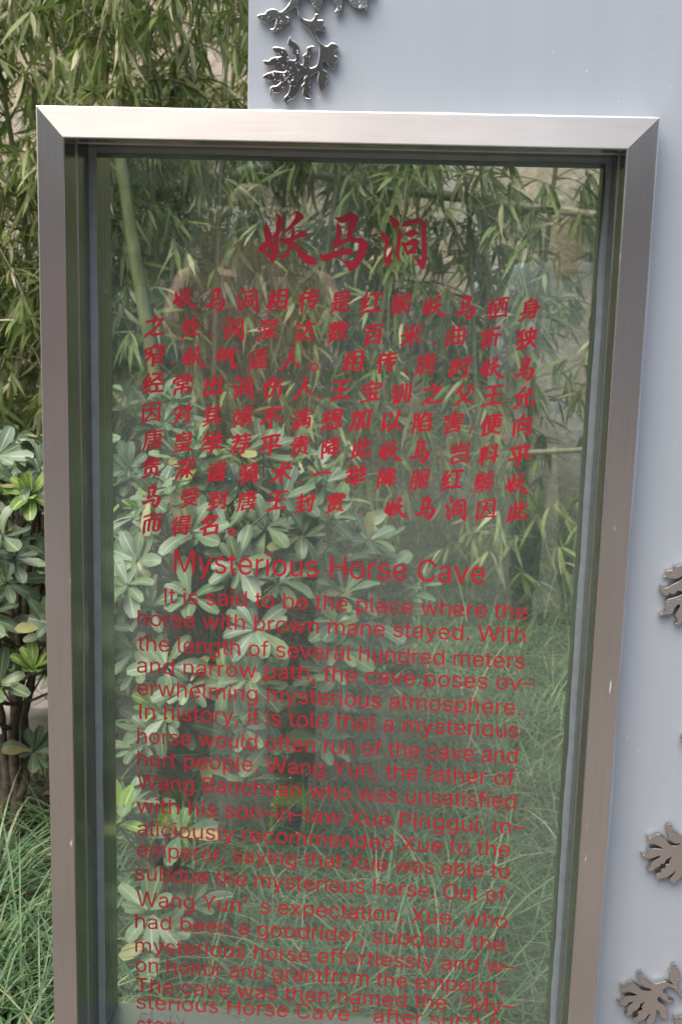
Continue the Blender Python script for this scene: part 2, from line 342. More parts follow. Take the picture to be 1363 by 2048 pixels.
# ------------------------------------------------------------------ the lettering, red film on the front face of the pane
TY = GY-.0004
def T2(px, py): p = at(px, py, TY); return np.array([p[0], p[2]])
def catmull(P, k=4):
    P = np.asarray(P, float); n = len(P); out = []
    for i in range(n):
        p0, p1, p2, p3 = P[i-1], P[i], P[(i+1) % n], P[(i+2) % n]
        for s in range(k):
            t = s/k
            out.append(.5*((2*p1)+(p2-p0)*t+(2*p0-5*p1+4*p2-p3)*t*t+(3*p1-p0-3*p2+p3)*t**3))
    return np.array(out)
def inside(p, lp):
    x0, y0 = lp[:, 0], lp[:, 1]; x1, y1 = np.roll(x0, -1), np.roll(y0, -1); k = (y0 > p[1]) != (y1 > p[1])
    return bool(np.sum(k & (p[0] < (x1-x0)*(p[1]-y0)/np.where(y1 == y0, 1e-12, y1-y0)+x0)) % 2)
def area(lp): x, y = lp[:, 0], lp[:, 1]; return .5*np.sum(x*np.roll(y, -1)-np.roll(x, -1)*y)
from mathutils.geometry import tessellate_polygon
def fill(name, loops, material, parent, y=TY):
    """closed outlines (x, z) filled as one sheet of film, every outline together with the holes in it"""
    loops = [np.asarray(lp, float) for lp in loops]; bb = [(*lp.min(0), *lp.max(0)) for lp in loops]; holder = []
    for a, lp in enumerate(loops):
        h = [b for b in range(len(loops)) if b != a and bb[b][0] <= bb[a][0] and bb[b][1] <= bb[a][1] and bb[b][2] >= bb[a][2] and bb[b][3] >= bb[a][3] and inside(lp[0], loops[b])]
        holder.append(h)
    V, F, n = [], [], 0; jit = random.Random(5)
    for a, lp in enumerate(loops):
        if len(holder[a]) % 2: continue
        grp = [lp]+[loops[b] for b in range(len(loops)) if a in holder[b] and len(holder[b]) == len(holder[a])+1]
        want_ = abs(area(lp))-sum(abs(area(q)) for q in grp[1:]); best = None
        for k in range(14):
            g3 = [[Vector((p[0]*1000+jit.uniform(-1, 1)*.004*k, p[1]*1000+jit.uniform(-1, 1)*.004*k, 0)) for p in q] for q in grp]
            tri = tessellate_polygon(g3); P = np.concatenate(grp); t = np.array(tri).reshape(-1, 3)
            e1, e2 = P[t[:, 1]]-P[t[:, 0]], P[t[:, 2]]-P[t[:, 0]]; err = abs(np.sum(np.abs(e1[:, 0]*e2[:, 1]-e1[:, 1]*e2[:, 0]))/2/want_-1)
            if best is None or err < best[0]: best = (err, t, P)
            if err < .01: break
        V.append(best[2]); F.append(best[1]+n); n += len(best[2])
    P = np.concatenate(V); T_ = np.concatenate(F); e1, e2 = P[T_[:, 1]]-P[T_[:, 0]], P[T_[:, 2]]-P[T_[:, 0]]
    T_ = np.where((e1[:, 0]*e2[:, 1]-e1[:, 1]*e2[:, 0] < 0)[:, None], T_[:, ::-1], T_)      # all facing the viewer's side
    return link(name, npmesh(name, np.column_stack([P[:, 0], np.full(len(P), y), P[:, 1]]), T_, smooth=False), material, parent)
_cache = {}
def glyph_outlines(text):
    """outlines of a text in the built-in font, one list of closed loops (em units)"""
    if text in _cache: return _cache[text]
    c = bpy.data.curves.new('t', 'FONT'); c.body = text; o = bpy.data.objects.new('t', c); COL.objects.link(o)
    ev = o.evaluated_get(bpy.context.evaluated_depsgraph_get()); cu = ev.to_curve(bpy.context.evaluated_depsgraph_get()); out = []
    for s in cu.splines:
        bp = s.bezier_points; n = len(bp); pts = []
        for k in range(n):
            a, b = bp[k], bp[(k+1) % n]
            p0, p1, p2, p3 = [np.array(v[:2]) for v in (a.co, a.handle_right, b.handle_left, b.co)]
            m_ = max(2, min(12, int(np.linalg.norm(p3-p0)/.03)+1))
            straight = abs(np.cross(p1-p0, p3-p0))+abs(np.cross(p2-p0, p3-p0)) < 1e-5
            if straight and not text.isascii(): ks = m_
            elif straight: ks = 1
            else: ks = 6
            for q in range(ks):
                t = q/ks; pts.append(p0*(1-t)**3+3*p1*t*(1-t)**2+3*p2*t*t*(1-t)+p3*t**3)
        if len(pts) > 2: out.append(np.array(pts))
    ev.to_curve_clear(); bpy.data.objects.remove(o); bpy.data.curves.remove(c)
    _cache[text] = out; return out
def offset(lp, fn):
    d = np.roll(lp, -1, 0)-np.roll(lp, 1, 0); n = np.column_stack([d[:, 1], -d[:, 0]]); n /= np.maximum(np.hypot(n[:, 0], n[:, 1]), 1e-6)[:, None]
    return n, fn(n)
def contours(A, lev):
    """closed level lines of a height grid (marching squares)"""
    H_, W_ = A.shape; nxt = {}; pos = {}
    B = A-lev
    def edge(i, j, v):                                   # crossing on the edge right of (v=0) or above (v=1) grid point (i, j)
        k = (i, j, v)
        if k not in pos:
            a = B[i, j]; b = B[i+1, j] if v else B[i, j+1]; t = a/(a-b); pos[k] = (j, i+t) if v else (j+t, i)
        return k
    for i, j in zip(*np.nonzero((np.minimum.reduce([B[:-1, :-1], B[1:, :-1], B[:-1, 1:], B[1:, 1:]]) < 0) & (np.maximum.reduce([B[:-1, :-1], B[1:, :-1], B[:-1, 1:], B[1:, 1:]]) >= 0))):
        c = (B[i, j] >= 0)+2*(B[i, j+1] >= 0)+4*(B[i+1, j+1] >= 0)+8*(B[i+1, j] >= 0)
        b_, r_, t_, l_ = (i, j, 0), (i, j+1, 1), (i+1, j, 0), (i, j, 1)
        for p, q in {1: ((b_, l_),), 2: ((r_, b_),), 3: ((r_, l_),), 4: ((t_, r_),), 5: ((b_, l_), (t_, r_)), 6: ((t_, b_),), 7: ((t_, l_),), 8: ((l_, t_),), 9: ((b_, t_),),
                     10: ((r_, b_), (l_, t_)), 11: ((r_, t_),), 12: ((l_, r_),), 13: ((b_, r_),), 14: ((l_, b_),)}[int(c)]:
            nxt[edge(*p)] = edge(*q)
    out = []
    while nxt:
        k0 = next(iter(nxt)); k = k0; lp = []
        while k in nxt: lp.append(pos[k]); k = nxt.pop(k)
        if len(lp) > 7: out.append(np.array(lp))
    return out
def raster(L_, n_, pad):
    al = np.concatenate(L_); lo, hi = al.min(0), al.max(0); ctr = (lo+hi)/2; sz = max(hi-lo); px = sz/(n_-2*pad)
    gx = (np.arange(n_)-n_/2+.5)*px+ctr[0]; gy_ = (np.arange(n_)-n_/2+.5)*px+ctr[1]; wn = np.zeros((n_, n_)); cr = np.zeros((n_, n_), int)
    for lp in L_:                                        # winding number and crossing count of every grid point
        for (x0, y0), (x1, y1) in zip(lp, np.roll(lp, -1, 0)):
            if y0 == y1: continue
            up = 1 if y1 > y0 else -1; rows = np.nonzero((gy_ >= min(y0, y1)) & (gy_ < max(y0, y1)))[0]
            if len(rows): xc = x0+(gy_[rows]-y0)/(y1-y0)*(x1-x0); q = gx[None] > xc[:, None]; wn[rows] += up*q; cr[rows] += q
    return wn, cr, sz/px
def blur(D_, k):
    for _ in range(k):
        D_ = (D_*2+np.roll(D_, 1, 0)+np.roll(D_, -1, 0))/4; D_ = (D_*2+np.roll(D_, 1, 1)+np.roll(D_, -1, 1))/4
    return D_
def fatten(L_, r):
    """traced outlines made a little heavier, for the small characters"""
    wn, cr, _ = raster(L_, 150, 14); A = (cr % 2).astype(float); D_ = A.copy(); q = int(r)+1
    for dy in range(-q, q+1):
        for dx in range(-q, q+1):
            if dx*dx+dy*dy <= r*r: D_ = np.maximum(D_, np.roll(np.roll(A, dx, 1), dy, 0))
    out = [(lp-75)/122 for lp in contours(blur(D_, 2), .5)]; out = [(lp*.5+.25*np.roll(lp, 1, 0)+.25*np.roll(lp, -1, 0))[::2] for lp in out]
    al = np.concatenate(out); lo, hi = al.min(0), al.max(0); return [o-(lo+hi)/2 for o in out], hi-lo
def brush(ch):
    """turn a plain glyph into a brush-written one: broad slanting nib, rounded corners, rising cross strokes, uneven weight"""
    n_ = 112; L_ = glyph_outlines(ch); wn, cr, w_ = raster(L_, n_, 10)
    A = (wn != 0).astype(float); D_ = A.copy(); sd_ = ord(ch) % 97
    f = min(1, max(.5, (.36-A.mean())/.10)); ra, rb = .041*f, .0165*f; ra, rb = ra*w_, rb*w_; ca, sa = math.cos(-.45), math.sin(-.45)
    for dy in range(-5, 6):
        for dx in range(-5, 6):
            if ((dx*ca+dy*sa)/max(ra, 1))**2+((-dx*sa+dy*ca)/max(rb, .9))**2 <= 1: D_ = np.maximum(D_, np.roll(np.roll(A, dx, 1), dy, 0))
    D_ = blur(D_, 3)
    nz = np.array([[mn.noise(Vector((a*.11, b*.11, sd_))) for a in range(n_)] for b in range(n_)])
    out = []
    for lp in contours(D_+.24*nz*(D_ > .02), .5):
        for _ in range(2): lp = lp*.5+.25*np.roll(lp, 1, 0)+.25*np.roll(lp, -1, 0)
        lp = lp[::2] if len(lp) > 16 else lp
        x, y = (lp[:, 0]-n_/2)/n_, (lp[:, 1]-n_/2)/n_
        y2 = y+.21*x-.16*x*x+.012*np.sin(x*9+sd_); x2 = x*.98+.09*y+.014*np.sin(y*7+sd_*2)
        out.append(np.column_stack([x2, y2]))
    al = np.concatenate(out); lo, hi = al.min(0), al.max(0)
    return [o-(lo+hi)/2 for o in out], hi-lo
Z = {  # traced brush outlines of the three heading characters: origin, photo pixels per unit, loops
'妖': ((500, 410, 150/1363), [
 [(296,295),(330,390),(380,495),(388,530),(395,555),(455,495),(470,370),(488,290),(490,200),(455,215),(470,185),(510,165),(560,200),(590,270),(585,370),(555,480),(525,560),(512,640),(515,740),(522,830),(525,905),(478,905),(460,960),(432,1055),(390,1040),(340,970),(290,905),(245,868),(200,868),(165,845),(150,790),(175,735),(230,685),(272,655),(262,590),(250,520),(248,440),(265,375)],
 [(430,580),(412,620),(398,650),(415,735),(428,735),(430,660)],[(318,755),(290,800),(300,840),(350,885),(385,893),(402,870),(380,825),(335,795)],
 [(682,270),(720,215),(775,140),(840,110),(900,130),(950,170),(978,215),(960,250),(900,300),(850,345),(785,395),(812,460),(808,545),(880,505),(865,485),(930,478),(990,470),(1015,490),(1040,550),(1000,570),(900,595),(830,625),(775,660),(850,705),(900,770),(960,840),(1040,895),(1130,945),(1200,1010),(1238,1065),(1150,1080),(1050,1075),(970,1030),(900,950),(855,860),(800,775),(748,735),(735,800),(710,880),(650,945),(570,967),(510,955),(485,932),(540,930),(600,900),(650,840),(670,770),(680,712),(620,712),(570,685),(548,630),(545,560),(570,520),(620,470),(690,400),(750,330),(810,240),(828,190),(808,150),(785,160),(740,215)],
 [(752,432),(690,475),(620,515),(572,548),(564,590),(620,606),(680,600),(728,580),(745,500)]]),
'马': ((630, 410, 120/1363), [
 [(440,270),(520,280),(620,260),(700,215),(770,165),(830,160),(890,200),(950,250),(985,290),(990,340),(950,400),(915,500),(890,590),(840,740),(950,740),(1040,750),(1120,800),(1180,870),(1195,930),(1170,1020),(1130,1120),(1090,1210),(1030,1310),(960,1400),(880,1455),(790,1505),(755,1465),(710,1390),(650,1320),(560,1240),(500,1190),(600,1230),(680,1270),(770,1295),(850,1300),(890,1240),(930,1170),(970,1060),(990,960),(990,890),(930,850),(850,835),(750,840),(660,870),(590,915),(530,960),(460,985),(410,965),(385,910),(390,860),(440,810),(470,700),(485,570),(488,430),(540,432),(580,500),(598,570),(590,680),(575,780),(640,768),(702,750),(725,600),(755,440),(770,350),(730,375),(670,400),(600,408),(540,390),(480,335)],
 [(120,1105),(180,1135),(260,1110),(380,1060),(480,1035),(600,1015),(700,985),(780,985),(840,1030),(872,1080),(850,1120),(800,1135),(700,1130),(600,1130),(500,1165),(400,1215),(300,1265),(220,1290),(170,1275),(130,1230),(110,1170)]]),
'洞': ((750, 415, 120/1363), [
 [(310,160),(360,190),(440,240),(510,290),(545,345),(545,410),(500,455),(440,470),(395,450),(370,400),(385,370),(350,300),(320,230)],
 [(140,505),(180,560),(240,610),(290,670),(325,745),(325,800),(290,890),(250,990),(215,1120),(235,1150),(290,1080),(350,970),(395,870),(425,800),(415,900),(390,1030),(365,1160),(345,1270),(322,1345),(270,1320),(215,1260),(185,1180),(185,1080),(200,950),(215,850),(208,770),(160,720),(130,650),(125,570)],
 [(545,470),(580,540),(610,630),(590,720),(565,830),(552,950),(552,1080),(572,1225),(550,1230),(500,1160),(470,1080),(460,960),(475,830),(495,700),(515,580)],
 [(595,430),(640,360),(720,305),(820,280),(920,255),(990,240),(1060,275),(1130,325),(1165,400),(1160,500),(1150,650),(1155,800),(1165,950),(1168,1100),(1150,1250),(1125,1350),(1098,1415),(1050,1380),(980,1300),(910,1190),(830,1085),(920,1140),(1000,1170),(1055,1160),(1055,1000),(1055,850),(1050,700),(1045,550),(1035,420),(1000,335),(930,345),(850,385),(760,430),(680,435)],
 [(635,580),(720,560),(800,525),(880,495),(950,535),(1000,600),(940,620),(860,650),(780,672),(720,655),(670,620)],
 [(600,765),(660,805),(740,770),(810,725),(870,705),(950,735),(985,800),(965,870),(920,950),(915,985),(945,1045),(870,1045),(790,1055),(720,1090),(690,1040),(650,950),(610,860)],
 [(705,885),(740,875),(838,858),(820,920),(780,955),(740,972)]])}
zn = {}
for ch, ((ox, oy, k), lps) in Z.items():
    pl = [np.array([T2(ox+x*k, oy+y*k) for x, y in catmull(lp, 3)]) for lp in lps]
    zn[ch] = pl
small = {ch: fatten(v, 1.0 if ch == '马' else 1.8) for ch, v in zn.items()}
lines = []
loops = [lp for ch in '妖马洞' for lp in zn[ch]]
fill('chinese_heading', loops, M['red'], pane)
CN = [
 "妖370,595 马431,599 洞495,600 相554,601 传618,601 是680,605 红741,608 鬃802,608 妖868,612 马930,615 栖994,617 身1058,620",
 "之309,653 处381,655 ,422,671 洞467,658 深535,661 达609,662 数676,663 百747,670 米822,670 ,866,687 曲910,672 折981,676 狭1052,678",
 "窄309,711 ,346,726 妖388,713 气452,716 逼515,720 人580,718 。628,734 相705,724 传773,725 ,811,743 唐850,729 时921,733 妖984,735 马1048,738",
 "经306,767 常365,769 出426,771 洞486,775 伤545,776 人607,776 ,639,795 王680,781 宝741,784 钏802,788 之863,789 父927,791 王984,792 允1047,796",
 "因303,826 对365,828 其424,832 婿486,835 不542,836 满602,839 想663,840 加720,841 以782,841 陷843,846 害906,847 ,939,863 便982,851 向1044,852",
 "唐305,880 皇364,885 举425,885 荐482,888 平541,890 贵600,893 降661,897 此721,897 妖780,901 马839,903 ,875,917 岂920,906 料976,909 平1038,912",
 "贵303,936 深370,939 谙433,943 骑497,947 术562,946 ,601,963 一642,948 举712,951 降773,957 服838,959 红903,961 鬃967,964 妖1034,967",
 "马303,993 ,338,1007 受379,996 到434,1001 唐493,1002 王553,1002 封610,1006 赏670,1007 ,716,1025 妖792,1015 马850,1017 洞911,1019 因971,1020 此1033,1023",
 "而305,1047 得362,1052 名418,1051 。463,1064"]
PXM = 1/np.linalg.norm(T2(701, 800)-T2(700, 800))     # photo pixels per metre on the pane
PXM = 100/np.linalg.norm(T2(750, 800)-T2(650, 800))
for ln in CN:
    loops = []
    for tok in ln.split():
        ch = tok[0]; x, y = [float(v) for v in tok[1:].split(',') if v]
        c = T2(x, y)
        if ch in zn:
            q, sz = small[ch]; sc = (49/PXM)/max(sz); loops += [lp*sc+c for lp in q]
        elif ch == ',':
            s = 1/PXM; loops.append(catmull(np.array([(-2.8, -3.2), (-1.5, .5), (1.8, 3.2), (3.2, 2.2), (1.6, -1), (-1, -3.8)])*s+c, 3))
        elif ch == '。':
            t = np.linspace(0, 2*np.pi, 22, endpoint=False); s = 1/PXM
            loops += [np.column_stack([np.cos(t), np.sin(t)])*8.6*s+c, np.column_stack([np.cos(-t), np.sin(-t)])*4.9*s+c]
        else:
            q, sz = brush(ch); sc = (46.5 if ch != '一' else 42)/PXM/max(sz)
            loops += [lp*sc+c for lp in q]
    fill('chinese_text_line', loops, M['red'], pane)
EN = [("Mysterious Horse Cave", 348.5, 1143.5, 968, 1168, 44),
 ("It is said to be the place where the", 329, 1206, 1053, 1239, 31), ("horse with brown mane stayed. With", 275.5, 1250.6, 1049, 1286, 31),
 ("the length of several hundred meters", 276, 1301, 1047.5, 1338, 31), ("and narrow path, the cave poses ov–", 274, 1345, 1066, 1382, 31),
 ("erwhelming mysterious atmosphere.", 275, 1390, 1039.6, 1431, 31), ("In history, it is told that a mysterious", 279, 1437.7, 1036, 1476, 31),
 ("horse would often run of the cave and", 275, 1486.5, 1033, 1527, 31), ("hurt people. Wang Yun, the father of", 275, 1531, 1027, 1571.6, 30),
 ("Wang Baochuan who was unsatisfied", 275, 1577.5, 1029.5, 1618, 30), ("with his son–in–law Xue Pinggui, m–", 274, 1625, 1047, 1669, 30),
 ("aliciously recommended Xue to the", 275, 1671, 1017.6, 1714, 30), ("emperor, saying that Xue was able to", 275, 1713, 1017.6, 1758, 30),
 ("subdue the mysterious horse. Out of", 271, 1760, 1010, 1805, 30), ("Wang Yun’  s expectation, Xue, who", 274, 1812, 1013, 1857, 30),
 ("had been a goodrider, subdued the", 271, 1856, 1007.5, 1903, 29), ("mysterious horse effortlessly and w–", 271, 1904, 1029, 1948, 29),
 ("on honor and grantfrom the emperor.", 272, 1943, 1006, 1988, 29), ("The cave was then named the  “My–", 272, 1984, 1026, 2027, 29),
 ("sterious Horse Cave”  after such a", 273, 2017, 995.6, 2060, 29), ("story.", 274, 2062, 377, 2068, 29)]
import json
